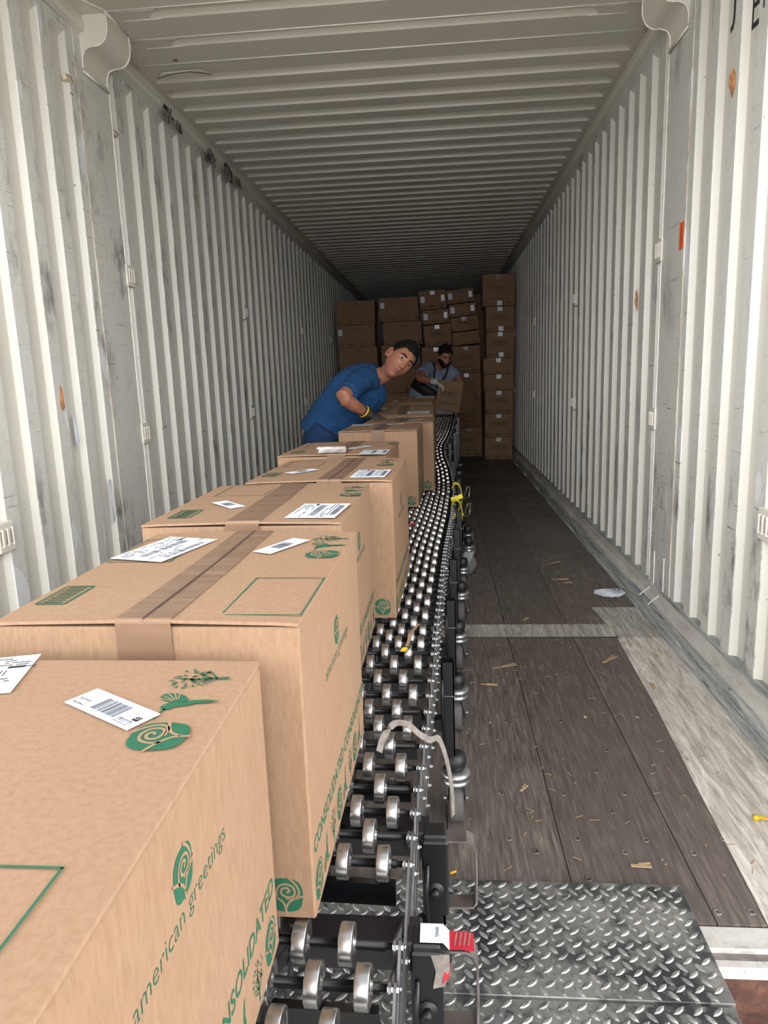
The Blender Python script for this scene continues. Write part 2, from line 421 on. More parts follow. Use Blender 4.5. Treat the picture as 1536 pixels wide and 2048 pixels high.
def art_tree(lo=False):
    out = [(*stroke([(0.02, -0.5), (0.0, -0.3), (0.0, -0.15)], [0.09, 0.05, 0.05]), INK, 1)]
    for a in ((0.0, -0.22, -0.2, 0.05), (0, -0.2, 0.2, 0.08), (0, -0.16, -0.04, 0.22), (0, -0.3, -0.28, -0.12), (0, -0.3, 0.28, -0.1)):
        out.append((*stroke([a[:2], a[2:]], [0.04, 0.015]), INK, 1))
    rr = random.Random(3)
    for i in range(9 if lo else 46):
        t = rr.uniform(0, 2 * pi); r = math.sqrt(rr.random()) * 0.36
        out.append((*disc(r * cos(t), 0.16 + r * sin(t) * 0.9, 0.05 if not lo else 0.08, 0.02 if not lo else 0.04, t, 6), INK, 1))
    return out
def art_ladder():
    out = []
    for l in ([(-0.5, -0.25), (0.5, -0.25)], [(0.5, -0.25), (0.5, 0.25)], [(0.5, 0.25), (-0.5, 0.25)], [(-0.5, 0.25), (-0.5, -0.25)]): out.append((*stroke(l, 0.045), INK, 1))
    for i in range(8): out.append((*stroke([(-0.4 + i * 0.114, -0.17), (-0.4 + i * 0.114, 0.17)], 0.045 if i % 2 else 0.065), INK, 1))
    return out
def art_care():
    out = []
    for cx in (-0.36, 0, 0.36):
        for l in ([(-0.16, -0.14), (0.16, -0.14)], [(0.16, -0.14), (0.16, 0.14)], [(0.16, 0.14), (-0.16, 0.14)], [(-0.16, 0.14), (-0.16, -0.14)]):
            out.append((*stroke([(cx + a, b) for a, b in l], 0.02), 'dark_ink', 1))
    out.append((*ngon([(-0.42, 0.09), (-0.30, 0.09), (-0.33, 0), (-0.355, -0.03), (-0.355, -0.08), (-0.31, -0.10), (-0.41, -0.10), (-0.365, -0.08), (-0.365, -0.03), (-0.39, 0)]), 'dark_ink', 1))
    out.append((*ngon([(-0.1, 0.0), (-0.06, 0.07), (0, 0.095), (0.06, 0.07), (0.1, 0.0)]), 'dark_ink', 1)); out.append((*stroke([(0, 0), (0, -0.1)], 0.02), 'dark_ink', 1))
    for q in (0.31, 0.41): out.append((*ngon([(q - 0.035, 0.02), (q, 0.1), (q + 0.035, 0.02)]), 'dark_ink', 1)); out.append((*stroke([(q, 0.03), (q, -0.09)], 0.022), 'dark_ink', 1))
    return out
ARTC = {}
def art(kind, lo=False):
    if (kind, lo) not in ARTC:
        ARTC[(kind, lo)] = {'rose': art_rose, 'bird': art_bird, 'tree': art_tree}[kind](lo) if kind in ('rose', 'bird', 'tree') else (art_ladder() if kind == 'ladder' else art_care())
    return ARTC[(kind, lo)]
def art_rect(w, h, lw=0.0022):
    return [(*stroke(l, lw), INK, 1) for l in ([(-w / 2 - lw / 2, -h / 2), (w / 2 + lw / 2, -h / 2)], [(w / 2, -h / 2), (w / 2, h / 2)], [(w / 2 + lw / 2, h / 2), (-w / 2 - lw / 2, h / 2)], [(-w / 2, h / 2), (-w / 2, -h / 2)])]
def art_text(txt, thin=0.0, m=INK):
    v, f = text2d(txt, thin); return [(v, f, m, 1)]

def frame(face, w, l, h):
    if face == 'front': return Vector((0, -l / 2, 0)), Vector((1, 0, 0)), Vector((0, 0, 1)), Vector((0, -1, 0))
    if face == 'right': return Vector((w / 2, 0, 0)), Vector((0, 1, 0)), Vector((0, 0, 1)), Vector((1, 0, 0))
    return Vector((0, 0, h)), Vector((1, 0, 0)), Vector((0, 1, 0)), Vector((0, 0, 1))
def put(mb, fr, shapes, a, b, size, rot=0, lift=0.0, sy=1.0, ink=None, paper=None):
    O, A, B, N = fr; c, s_ = cos(rot), sin(rot)
    for vs, fs, m, lay in shapes:
        if ink and m in ('green_ink', 'dark_ink'): m = ink
        if paper and m == 'cardboard': m = paper
        P = []
        for x, y in vs:
            x, y = x * size, y * size * sy
            P.append(O + A * (a + x * c - y * s_) + B * (b + x * s_ + y * c) + N * (lift + 0.0003 * lay))
        mb.add(P, fs, m)

def barcode(mb, fr, a, b, w, h, rot, lift, seed):
    rr = random.Random(seed); x = -w / 2; sh = []
    while x < w / 2:
        t = rr.choice((0.012, 0.02, 0.03)) * w
        sh.append(([(x, -h / 2), (x + t, -h / 2), (x + t, h / 2), (x, h / 2)], [(0, 1, 2, 3)], 'label_black', 1)); x += t + rr.choice((0.012, 0.02, 0.028)) * w
    put(mb, fr, sh, a, b, 1, rot, lift)
def bigger_label(parent, fr, a, b, w, h, rot, seed):
    mb = MB(); q = [(-w / 2, -h / 2), (w / 2, -h / 2), (w / 2, h / 2), (-w / 2, h / 2)]
    O, A, B, N = fr; c, s_ = cos(rot), sin(rot)
    P = [O + A * (a + x * c - y * s_) + B * (b + x * s_ + y * c) + N * z for z in (0.0012, 0.0018) for x, y in q]
    mb.add(P, [(0, 1, 2, 3), (4, 5, 6, 7), (0, 1, 5, 4), (1, 2, 6, 5), (2, 3, 7, 6), (3, 0, 4, 7)], 'label_white')
    rr = random.Random(seed); sub = lambda x, y: (a + x * c - y * s_, b + x * s_ + y * c)
    x_, y_ = sub(0, h * 0.02); barcode(mb, fr, x_, y_, w * 0.74, h * 0.15, rot, 0.0017, seed)
    x_, y_ = sub(0, -h * 0.38); barcode(mb, fr, x_, y_, w * 0.66, h * 0.12, rot, 0.0017, seed + 1)
    for i, yy in enumerate((0.42, 0.36, 0.30, 0.24, 0.17, -0.14, -0.20, -0.27)):
        x = -0.45
        while x < 0.42:
            t = rr.uniform(0.03, 0.14)
            if rr.random() < 0.62:
                xx, y2 = sub(w * (x + t / 2), h * yy)
                put(mb, fr, [([(-t * w / 2, -0.0011), (t * w / 2, -0.0011), (t * w / 2, 0.0011), (-t * w / 2, 0.0011)], [(0, 1, 2, 3)], 'label_black', 1)], xx, y2, 1, rot, 0.0017)
            x += t + 0.02
    xx, y2 = sub(w * 0.4, h * 0.17); put(mb, fr, [([(-0.009, -0.003), (0.009, -0.003), (0.009, 0.003), (-0.009, 0.003)], [(0, 1, 2, 3)], 'label_black', 1)], xx, y2, 1, rot, 0.0018)
    return mb.build('shipping_label', parent, False)
def small_label(parent, fr, a, b, w, h, rot, seed, detailed=False):
    mb = MB(); q = [(-w / 2, -h / 2), (w / 2, -h / 2), (w / 2, h / 2), (-w / 2, h / 2)]
    O, A, B, N = fr; c, s_ = cos(rot), sin(rot)
    P = [O + A * (a + x * c - y * s_) + B * (b + x * s_ + y * c) + N * z for z in (0.0012, 0.0018) for x, y in q]
    mb.add(P, [(0, 1, 2, 3), (4, 5, 6, 7), (0, 1, 5, 4), (1, 2, 6, 5), (2, 3, 7, 6), (3, 0, 4, 7)], 'label_white')
    sub = lambda x, y: (a + x * c - y * s_, b + x * s_ + y * c)
    barcode(mb, fr, *sub(0, 0), w * 0.36, h * 0.62, rot, 0.0017, seed)
    if detailed:
        t, _ = text2d('G')[0], 0
        put(mb, fr, [([(-0.5, -0.5), (0.5, -0.5), (0.5, 0.5), (-0.5, 0.5)], [(0, 1, 2, 3)], 'label_black', 1)], *sub(w * 0.41, -h * 0.02), 0.0075, rot, 0.0017)
        put(mb, fr, [(*text2d('G'), 'label_white', 2)], *sub(w * 0.41, h * 0.10), 0.005, rot + pi, 0.0018)
        put(mb, fr, [(*text2d('E107SBJ'), 'label_black', 1)], *sub(w * 0.33, -h * 0.20), 0.016, rot + pi, 0.0017)
        put(mb, fr, [(v_, f_, 'label_black', l_) for v_, f_, m_, l_ in art_rect(0.019, 0.0065, 0.0006)], *sub(w * 0.33, -h * 0.28), 1, rot, 0.0017)
        put(mb, fr, [(v_, f_, 'label_black', l_) for v_, f_, m_, l_ in art_rect(0.017, 0.009, 0.0006)], *sub(-w * 0.37, -h * 0.2), 1, rot, 0.0017)
        put(mb, fr, [(*text2d('1EC37IS'), 'label_black', 1)], *sub(-w * 0.37, -h * 0.08), 0.014, rot + pi, 0.0017)
        put(mb, fr, [(*text2d('Mergo Plt'), 'label_black', 1)], *sub(-w * 0.37, -h * 0.28), 0.014, rot + pi, 0.0017)
    return mb.build('barcode_label', parent, False)

def carton(w, l, h, loc, rotz, label, group, art_items=(), labels=(), pitch=0.0, roll=0.0, tape=(0.0, 0.06), seam_gap=0.003,
           lift=0.004, side=True, front_rose=True, front_row=False, front_logo=None, care=False, hi=True, tape_front=0.05, category='carton', tapemat='packing_tape', flaps=True, word=False, logo_z=0.0, words=None, row0=None):
    """cardboard carton, origin at the centre of its underside"""
    root = empty('carton', loc, (pitch, roll, rotz)); tag(root, label, category, group)
    mb = MB(); th = 0.004; hb = h - (0.0065 if flaps else 0)
    mb.box((0, 0, hb / 2), (w, l, hb), 'cardboard', bev=0.0025)
    fr = frame('front', w, l, h); rt = frame('right', w, l, h); tp = frame('top', w, l, h)
    if side:
        put(mb, rt, art('rose'), 0.0, h - 0.094 + logo_z, 0.038)
        put(mb, rt, art_text('american greetings', -0.014), 0.0, h - 0.134 + logo_z, 0.19)
        for y in (words or (-l / 2 + 0.125, -l / 2 + 0.36)): put(mb, rt, art_text('CONSOLIDATED', 0.012), y, 0.078, 0.232 if words else 0.226)
        x = row0 if row0 is not None else -l / 2 + 0.03; i = 0
        while x < l / 2 - 0.015:
            if x < -l / 2 + 0.025: x += 0.053; i += 1; continue
            put(mb, rt, art(('rose', 'bird', 'tree')[i % 3]), x, 0.035, 0.043 if i % 3 == 0 else 0.052, rot=(0, rad(80), 0)[i % 3]); x += 0.053; i += 1
    if front_rose: put(mb, fr, art('rose'), w / 2 - 0.036, 0.034, 0.043)
    if front_row:
        n_ = 10 if w > 0.45 else 8; sp_ = (w - 0.05) / (n_ - 1)
        for i in range(n_): put(mb, fr, art(('rose', 'bird', 'tree')[i % 3], True), -w / 2 + 0.025 + i * sp_, 0.033 if h > 0.22 else 0.024, (0.036 if h > 0.22 else 0.026) * 1.0, rot=(0, rad(50), 0)[i % 3], ink='dark_ink')
    if front_logo:
        put(mb, fr, art('rose', True), 0.0, h * front_logo + 0.018, 0.024, ink='dark_ink')
        put(mb, fr, art_text('american greetings', -0.004), 0.0, h * front_logo - 0.012, 0.17, ink='dark_ink')
    if care: put(mb, fr, art('care'), 0.0, h * 0.56, 0.19)
    if word: put(mb, fr, art_text('CONSOLIDATED', 0.008), 0.0, 0.072, 0.24, ink='dark_ink')
    mb.build('body', root)
    tx, tw = tape; g = seam_gap
    if flaps:
        gy = 0.003
        for sgn in (-1, 1):
            f = MB(); x0, x1 = (-w / 2 + 0.0005, tx - g / 2) if sgn < 0 else (tx + g / 2, w / 2 - 0.0005)
            zt = h; xs = [x0 + (x1 - x0) * i / 6 for i in range(7)]; ys = [-l / 2 - 0.001, -l / 2 + 0.03, 0, l / 2 - 0.03, l / 2 + 0.001]
            def zz(x, y):
                inner = (x - x0) / (x1 - x0) if sgn < 0 else (x1 - x) / (x1 - x0)
                return lift * inner * (0.25 + 0.75 * (abs(y) / (l / 2)) ** 2) + (-0.0025 if inner < 0.02 else 0)
            vs = [(x, y, zt - th * (1 - t) + zz(x, y) * (0.4 if t == 0 else 0.4)) for t in (0, 1) for y in ys for x in xs]
            nx = 7; ny = 5; fs = []
            for t in (0, 1):
                for j in range(ny - 1):
                    for i in range(nx - 1): a = t * nx * ny + j * nx + i; fs.append((a, a + 1, a + nx + 1, a + nx))
            f.add(vs, fs, 'cardboard')
            ed = []
            for i in range(nx - 1): ed.append((i, i + 1, nx * ny + i + 1, nx * ny + i)); b_ = (ny - 1) * nx; ed.append((b_ + i, b_ + i + 1, nx * ny + b_ + i + 1, nx * ny + b_ + i))
            for j in range(ny - 1): ed.append((j * nx, (j + 1) * nx, nx * ny + (j + 1) * nx, nx * ny + j * nx)); ed.append((j * nx + nx - 1, (j + 1) * nx + nx - 1, nx * ny + (j + 1) * nx + nx - 1, nx * ny + j * nx + nx - 1))
            f.add(vs, ed, 'cardboard_edge')
            for it in art_items:
                kind, a, b, size, rot = it[:5]
                if (a < tx) != (sgn < 0): continue
                shp = art_rect(*size) if kind == 'rect' else art(kind)
                put(f, (tp[0] + Vector((0, 0, 0.0007 + zz(a, b) * 0.4)), *tp[1:]), shp, a, b, 1 if kind == 'rect' else size, rot)
            f.build('flap', root, True)
        if tw:
            t = MB(); zs = h + 0.0006 + lift * 0.4
            t.strip([(tx, l / 2 + 0.0015, h - 0.05), (tx, l / 2 + 0.0015, h - 0.002), (tx, l / 2 - 0.002, zs), (tx, l / 4, zs - lift * 0.2), (tx, 0, h + 0.001 + lift * 0.1), (tx, -l / 4, zs - lift * 0.2), (tx, -l / 2 + 0.002, zs), (tx, -l / 2 - 0.0025, h - 0.001), (tx, -l / 2 - 0.0012, h - tape_front)], tw, tapemat, 0.0006)
            if g >= 0.003: t.strip([(tx, l / 2, zs + 0.0007), (tx, 0, h + 0.0018 + lift * 0.1), (tx, -l / 2, zs + 0.0007)], g, 'dark_inside', 0.0003)
            t.build('packing_tape', root)
    for it in labels:
        kind, face, a, b, rot, seed = it[:6]
        F = {'top': tp, 'front': fr, 'right': rt}[face]
        if face == 'top': F = (F[0] + Vector((0, 0, lift * 0.25)), *F[1:])
        if kind == 'ship': bigger_label(root, F, a, b, *(it[6] if len(it) > 6 else (0.15, 0.10)), rot, seed)
        elif kind == 'bar': small_label(root, F, a, b, 0.10, 0.035, rot, seed, len(it) > 6)
        elif kind == 'gloss':
            g_ = MB(); O, A, B, N = F; gw, gh = it[6]
            P = [O + A * (a + x) + B * (b + y) + N * z for z in (0.0006, 0.0014) for x, y in ((-gw / 2, -gh / 2), (gw / 2, -gh / 2), (gw / 2, gh / 2), (-gw / 2, gh / 2))]
            g_.add(P, [(0, 1, 2, 3), (4, 5, 6, 7), (0, 1, 5, 4), (1, 2, 6, 5), (2, 3, 7, 6), (3, 0, 4, 7)], it[7]); g_.build('sticker' if it[7] != 'packing_tape' else 'packing_tape', root)  # 'sticker' covers labels and the tape patches with painted gleam
    return root

#@@SETTING
# ------------------------------------------------------------------ the container (setting)
WX = 1.22; CH = 2.60; Y_IN = 1.262; Y_END = 17.0
def profile(y0, y1, first, pitch, pts):
    """corrugation profile: list of (y, t) with t=1 recessed"""
    out = []; y = first
    while y < y1:
        for dy, t in pts:
            if y0 <= y + dy <= y1: out.append((y + dy, t))
        y += pitch
    return out
WP = [(0.0, 0), (0.076, 0), (0.092, 1), (0.188, 1)]
def wall(name, sgn):
    mb = MB(); D = 0.025
    near = [(y - 0.003, t) for y, t in profile(Y_IN, 2.972, 2.975 - 0.195 * 11, 0.195, [(0, 0), (0.074, 0), (0.090, 1), (0.183, 1)])]
    near = [q for q in near if q[0] < 2.97]
    far = profile(3.38, Y_END, 3.384, 0.2003, WP)
    prof = [(Y_IN, 0)] + near + [(2.972, 0), (3.335, 0) if False else (3.3215, 0), (3.326, 1), (3.366, 1)] + far + [(Y_END, 0)]
    zs = [0.10, 0.112, 2.46, 2.485, 2.54]
    fac = [1, 1, 1, 0, 0]
    vs = []
    for y, t in prof:
        for z, f_ in zip(zs, fac):
            vs.append((sgn * (WX + D * t * f_), y, z))
    n = len(zs); fs = [(j * n + i, (j + 1) * n + i, (j + 1) * n + i + 1, j * n + i + 1) for j in range(len(prof) - 1) for i in range(n - 1)]
    mb.add(vs, fs, 'wall_paint')
    # outer skin
    mb.box((sgn * (WX + 0.05), (Y_IN + Y_END) / 2, 1.25), (0.012, Y_END - Y_IN, 2.75), 'wall_paint')
    o = struct(mb.build(name, None, False)); return o
wl = wall('wall_left', -1); wr = wall('wall_right', 1)

# intermediate posts with the hooked corner fittings, caulk and weld beads
def post(name, sgn):
    mb = MB()
    mb.box((sgn * (WX + 0.002), 3.177, 1.27), (0.010, 0.289, 2.54), 'wall_paint')
    for y, m, r in ((3.0327, 'caulk', 0.0024), (3.3215, 'weld', 0.003)):
        mb.tube([(sgn * (WX - 0.004), y + 0.0015 * sin(z * 9), z) for z in [0.1 + 0.08 * i for i in range(30)]], r, m, 5)
    for y in (3.11, 3.25):
        mb.tube([(sgn * (WX - 0.004 - (0.06 if z < 0.07 else 0)), y, z) for z in [0.02, 0.05, 0.1, 0.18, 0.26]], 0.0028, 'weld', 5)
    o = struct(mb.build(name)); return o
post('trim_1', -1); post('trim_2', 1)
def fitting(name, sgn):
    mb = MB(); y0, y1 = 3.09, 3.31
    # S shaped section in the x-z plane, extruded along y
    sec = [(1.214, 2.395), (1.214, 2.43), (1.202, 2.460), (1.175, 2.472), (1.145, 2.474), (1.118, 2.488), (1.102, 2.515), (1.097, 2.55), (1.100, 2.60), (1.23, 2.60), (1.23, 2.395)]
    sec2 = smoothline(sec[:9], 4); sec2 = [tuple(p) for p in sec2] + sec[9:]
    n = len(sec2); vs = [(sgn * x, y, z) for y in (y0, y1) for x, z in sec2]
    fs = [tuple(range(n)), tuple(range(n, 2 * n))[::-1]]
    mb.add(vs, fs, 'rail_paint')
    mb.add(vs, [(i, (i + 1) % n, n + (i + 1) % n, n + i) for i in range(n)], 'rail_paint', smooth=True)
    for y in (y0, y1): mb.tube([(sgn * (x - 0.001), y, z) for x, z in sec2[:-2]], 0.0035, 'weld', 5)
    # triangular gusset plate lying against the ceiling
    mb.add([(sgn * 1.20, 2.86, 2.592), (sgn * 1.097, 3.085, 2.592), (sgn * 1.20, 3.085, 2.592), (sgn * 1.20, 2.86, 2.60), (sgn * 1.097, 3.085, 2.60), (sgn * 1.20, 3.085, 2.60)], [(0, 1, 2), (3, 4, 5), (0, 1, 4, 3), (1, 2, 5, 4), (2, 0, 3, 5)], 'rail_paint')
    mb.tube([(sgn * 1.20, 2.86, 2.592), (sgn * 1.097, 3.085, 2.592)], 0.003, 'weld', 5)
    mb.tube([(sgn * 1.211, 3.085, 2.38), (sgn * 1.211, 3.31, 2.38)], 0.005, 'weld', 6)
    mb.tube([(sgn * 1.097, 3.31, 2.596), (sgn * 1.097, 3.085, 2.596)], 0.004, 'weld', 5)
    mb.tube([(sgn * 1.099, 3.31, 2.596), (sgn * 1.19, 3.62, 2.592)], 0.003, 'weld', 5)
    struct(mb.build(name))
fitting('trim_3', -1); fitting('trim_4', 1)
# top rails
for name, sgn in (('trim_5', -1), ('trim_6', 1)):
    mb = MB(); sec = [(1.216, 2.525), (1.196, 2.532), (1.190, 2.545), (1.205, 2.61), (1.29, 2.62), (1.29, 2.525)]
    for a, b in ((Y_IN, 3.085), (3.32, Y_END)):
        vs = [(sgn * x, y, z) for y in (a, b) for x, z in sec]; n = len(sec)
        mb.add(vs, [tuple(range(n)), tuple(range(n, 2 * n))] + [(i, (i + 1) % n, n + (i + 1) % n, n + i) for i in range(n)], 'rail_paint')
    struct(mb.build(name))
# ceiling with pressed grooves
mb = MB()
def groove_sheet(ys, xw, depth):
    xs = [-WX, -xw - 0.03, -xw - 0.018, -xw - 0.004, -xw + 0.02, -0.5, 0, 0.5, xw - 0.02, xw + 0.004, xw + 0.018, xw + 0.03, WX]
    fx = [0, 0, 0.45, 0.85, 1, 1, 1, 1, 1, 0.85, 0.45, 0, 0]
    vs = []; 
    for y, t, in ys:
        for x, f_ in zip(xs, fx): vs.append((x, y, CH + depth * t * f_))
    n = len(xs); mb.add(vs, [(j * n + i, j * n + i + 1, (j + 1) * n + i + 1, (j + 1) * n + i) for j in range(len(ys) - 1) for i in range(n - 1)], 'ceiling_paint')
far = profile(3.6, Y_END, 3.814, 0.1905, [(-0.092, 0), (-0.068, 0.85), (-0.058, 1), (-0.012, 1), (-0.004, 0.6), (0.0, 0)])
groove_sheet([(3.60, 0)] + far + [(Y_END, 0)], 1.145, 0.027)
nearp = []
for y in [3.437 - 0.252 * i for i in range(8, -1, -1)]: nearp += [(y - 0.075, 0), (y - 0.05, 1), (y - 0.016, 1), (y, 0)]
groove_sheet([(Y_IN, 0)] + nearp + [(3.60, 0)], 0.915, 0.022)
for y in (3.602, 3.350, 3.095): mb.tube([(-1.19, y, 2.5985), (1.19, y, 2.5985)], 0.0028, 'weld', 5)
for y in (3.437, 3.185):
    for s_ in (-1, 1):
        for dy in (0.0, -0.075): mb.tube([(s_ * 0.90, y + dy, 2.599), (s_ * 1.07, y + dy, 2.599)], 0.002, 'weld', 5)
mb.box((0, (Y_IN + Y_END) / 2, 2.66), (2.6, Y_END - Y_IN, 0.01), 'ceiling_paint')
mb.add([(v_[0] + -0.985, v_[1] + 3.57, 2.5975) for v_ in [(0.014 * cos(t), 0.010 * sin(t)) for t in [0.6 * i for i in range(10)]]], [tuple(range(10))], 'rust_spot')
struct(mb.build('ceiling', None, False))
# end wall
mb = MB(); mb.box((0, Y_END, 1.3), (2.5, 0.03, 2.7), 'wall_paint'); struct(mb.build('wall_back'))
# floor
mb = MB()
mb.box((0, (Y_IN + 0.003 + Y_END) / 2, -0.02), (2.26, Y_END - Y_IN - 0.003, 0.04), 'plywood_floor')
for x, y in [(0.381, 1.517), (0.439, 1.472), (0.542, 1.522), (0.702, 1.521), (0.642, 1.476), (0.796, 1.478), (0.883, 1.53), (0.782, 1.297), (0.878, 1.377), (0.85, 1.30), (0.541, 1.385),
             (0.445, 1.629), (0.376, 1.701), (0.54, 1.703), (0.648, 1.814), (0.648, 1.63), (0.701, 1.926), (0.699, 1.71), (0.801, 1.814), (0.86, 1.929), (0.85, 1.71), (0.5, 1.95), (0.42, 2.1), (0.6, 2.1), (0.78, 2.15), (0.6, 2.35), (0.5, 2.5), (0.8, 2.5)]:
    mb.lathe([(0.009, -0.001), (0.009, 0.0006), (0.0075, 0.0009), (0.006, 0.0002)], 'raw_steel', Matrix.Translation((x, y, 0)), 12)
    mb.box((x, y, 0.0006), (0.006, 0.0015, 0.0006), 'black_mark')
struct(mb.build('floor'))
# pale worn border and cross strip
for name, vs, z in (('trim_7', [(0.948, 2.81), (0.921, 2.146), (0.898, 1.8), (0.867, 1.266), (1.19, 1.266), (1.19, 2.81)], 0.0025),
                    ('trim_8', [(0.955, 2.815), (0.94, 2.98), (0.925, 3.20), (1.175, 3.20), (1.175, 2.815)], 0.004)):
    mb = MB(); n = len(vs); P = [(x, y, zz) for zz in (-0.01, z) for x, y in vs]
    mb.add(P, [tuple(range(n)), tuple(range(n, 2 * n))] + [(i, (i + 1) % n, n + (i + 1) % n, n + i) for i in range(n)], 'worn_border' if name == 'trim_7' else 'worn_strip'); struct(mb.build(name))
mb = MB(); mb.box((0, 2.905, -0.002), (1.9, 0.148, 0.009), 'worn_strip'); mb.box((0, 2.825, 0.001), (1.9, 0.006, 0.003), 'black_mark'); struct(mb.build('trim_9'))
# lower side rails (baseboards) with their worn sloping kick faces
for name, sgn in (('baseboard_right', 1), ('baseboard_left', -1)):
    mb = MB(); P = [(1.262, 0.105, None), (1.214, 0.104, 'kick_paint'), (1.204, 0.096, 'kick_paint'), (1.192, 0.070, 'kick_light'), (1.172, 0.056, 'kick_light'), (1.158, 0.050, 'kick_paint'), (1.132, 0.008, 'kick_paint'), (1.122, -0.01, 'kick_paint')]
    ys = [Y_IN - 0.05] + [1.4 + 0.35 * i for i in range(45)] + [Y_END]
    for i in range(1, len(P)):
        vs = []
        for y in ys:
            w_ = 0.0015 * sin(y * 7 + i)
            vs += [(sgn * P[i - 1][0], y, P[i - 1][1] + (w_ if i > 2 else 0)), (sgn * P[i][0], y, P[i][1] + (w_ if i < 7 and i > 1 else 0))]
        mb.add(vs, [(2 * j, 2 * j + 1, 2 * j + 3, 2 * j + 2) for j in range(len(ys) - 1)], P[i][2])
    mb.add([(sgn * x, ys[0], z) for x, z, _ in P] + [(sgn * 1.262, ys[0], -0.01)], [tuple(range(len(P) + 1))], 'kick_paint')
    struct(mb.build(name, None, False))
# door sill and rusty beams below it
mb = MB()
mb.box((0, 1.2325, -0.012), (2.5, 0.057, 0.02), 'sill_paint', bev=0.002)
mb.box((0, 1.198, -0.022), (2.5, 0.012, 0.02), 'raw_steel')
mb.box((0, 1.183, -0.028), (2.5, 0.024, 0.026), 'sill_paint', bev=0.004)
struct(mb.build('trim_10'))
mb = MB(); mb.box((0, 1.195, -0.13), (2.5, 0.03, 0.18), 'rust_beam'); mb.box((0, 1.170, -0.155), (2.5, 0.03, 0.012), 'red_beam'); mb.box((0, 1.168, -0.205), (2.5, 0.02, 0.07), 'red_beam', bev=0.003)
mb.box((0, 1.30, -0.5), (2.5, 0.02, 0.6), 'rust_beam'); struct(mb.build('trim_11'))
# ground outside
mb = MB(); mb.box((0, 3, -1.25), (40, 40, 0.1), 'asphalt'); struct(mb.build('ground'))

# lashing rings welded in the wall grooves
def ring_plate(wallo, sgn, y, z, near=False):
    mb = MB(); hh = 0.098; w_ = 0.078 if not near else 0.085; x0 = sgn * (WX + 0.006)
    mb.box((x0 - sgn * 0.006, y, z), (0.022, w_, hh), 'rail_paint', bev=0.002)
    for i in range(3): mb.box((x0 - sgn * 0.019, y - w_ * 0.32 + i * w_ * 0.32, z), (0.009, 0.004, hh * 0.62), 'rail_paint', bev=0.001)
    for i in range(3): mb.box((x0 - sgn * 0.0175, y - w_ * 0.16 + (i - 0.5) * w_ * 0.32, z), (0.001, w_ * 0.16, hh * 0.5), 'raw_steel')
    mb.build('lashing_plate', wallo)
for sgn, wo_ in ((-1, wl), (1, wr)):
    for y in (3.352, 5.355, 7.56, 9.55):
        for z in (1.605, 0.865): ring_plate(wo_, sgn, y, z)
    ring_plate(wo_, sgn, 2.165, 0.615, True)
# lettering on the right wall, broken by the corrugation
def wall_letter(ch, y, z, size, sx_=1.0):
    mb = MB(); v_, f_ = text2d(ch)
    P = [(WX - 0.0015, y - a * size, z + b * size * sx_) for a, b in v_]
    mb.add(P, f_, 'black_mark'); mb.build('lettering', wr, False)
wall_letter('J', 2.655, 2.225, 0.036, 1.4); wall_letter('E', 2.475, 2.11, 0.050, 1.5); wall_letter('H', 2.40, 2.14, 0.050, 1.3)

for y, z in ((2.975, 2.305), (3.36, 2.225)):
    mb = MB(); mb.box((-WX - 0.004, y - 0.012, z), (0.016, 0.045, 0.018), 'rust_patch'); mb.tube([(-WX + 0.005, y - 0.036, z + 0.010), (-WX + 0.005, y + 0.0, z + 0.011), (-WX + 0.005, y + 0.012, z - 0.004)], 0.0022, 'rust_spot', 5)
    mb.build('rusty_cut', wl)
# small things on walls
def blob_sheet(name, pts, T, m, label, cat, thick=0.002, bulge=0.006, group=None):
    """irregular scrap: outline pts in 2D, crumpled, with thickness, placed by T"""
    mb = MB(); n = len(pts); cx = sum(p[0] for p in pts) / n; cy = sum(p[1] for p in pts) / n
    rings = []
    for f_ in (1.0, 0.6, 0.25):
        rings.append([(cx + (p[0] - cx) * f_, cy + (p[1] - cy) * f_, bulge * noise.noise(Vector((p[0] * 40 * f_, p[1] * 40, f_ * 3))) + (1 - f_) * bulge) for p in pts])
    vs = [p for r_ in rings for p in r_] + [(cx, cy, bulge)]
    top = list(vs); bot = [(a, b, c - thick) for a, b, c in vs]
    N = len(vs); fs = []
    for off, in ((0,), (N,)):
        for k_ in range(2):
            for i in range(n): fs.append((off + k_ * n + i, off + k_ * n + (i + 1) % n, off + (k_ + 1) * n + (i + 1) % n, off + (k_ + 1) * n + i))
        for i in range(n): fs.append((off + 2 * n + i, off + 2 * n + (i + 1) % n, off + N - 1))
    for i in range(n): fs.append((i, (i + 1) % n, N + (i + 1) % n, N + i))
    mb.add(top + bot, fs, m, T); o = mb.build(name); 
    if label: tag(o, label, cat, group)
    return o
TR = lambda y, z, r=0: Matrix.Translation((WX - 0.004, y, z)) @ Matrix.Rotation(-pi / 2, 4, 'Y') @ Matrix.Rotation(r, 4, 'Z')
TL = lambda y, z, r=0: Matrix.Translation((-WX + 0.004, y, z)) @ Matrix.Rotation(pi / 2, 4, 'Y') @ Matrix.Rotation(r, 4, 'Z')
mb = MB(); mb.box((WX - 0.0045, 3.068, 1.615), (0.0012, 0.044, 0.104), 'orange_tape')
mb.tube([(WX - 0.0054, 3.066 + 0.003 * sin(i * 1.7), 1.585 + i * 0.006) for i in range(10)], 0.0006, 'black_mark', 4)
tag(mb.build('tape_strip'), 'bright orange strip of tape stuck upright on the right wall post', 'tape')
blob_sheet('cardboard_scrap', [(-0.045, 0), (-0.01, 0.022), (0.03, 0.018), (0.045, 0.002), (0.02, -0.022), (-0.02, -0.018)], TR(2.625, 2.01), 'torn_card', 'brown torn cardboard scrap stuck high on the right wall', 'scrap', 0.003, 0.012)
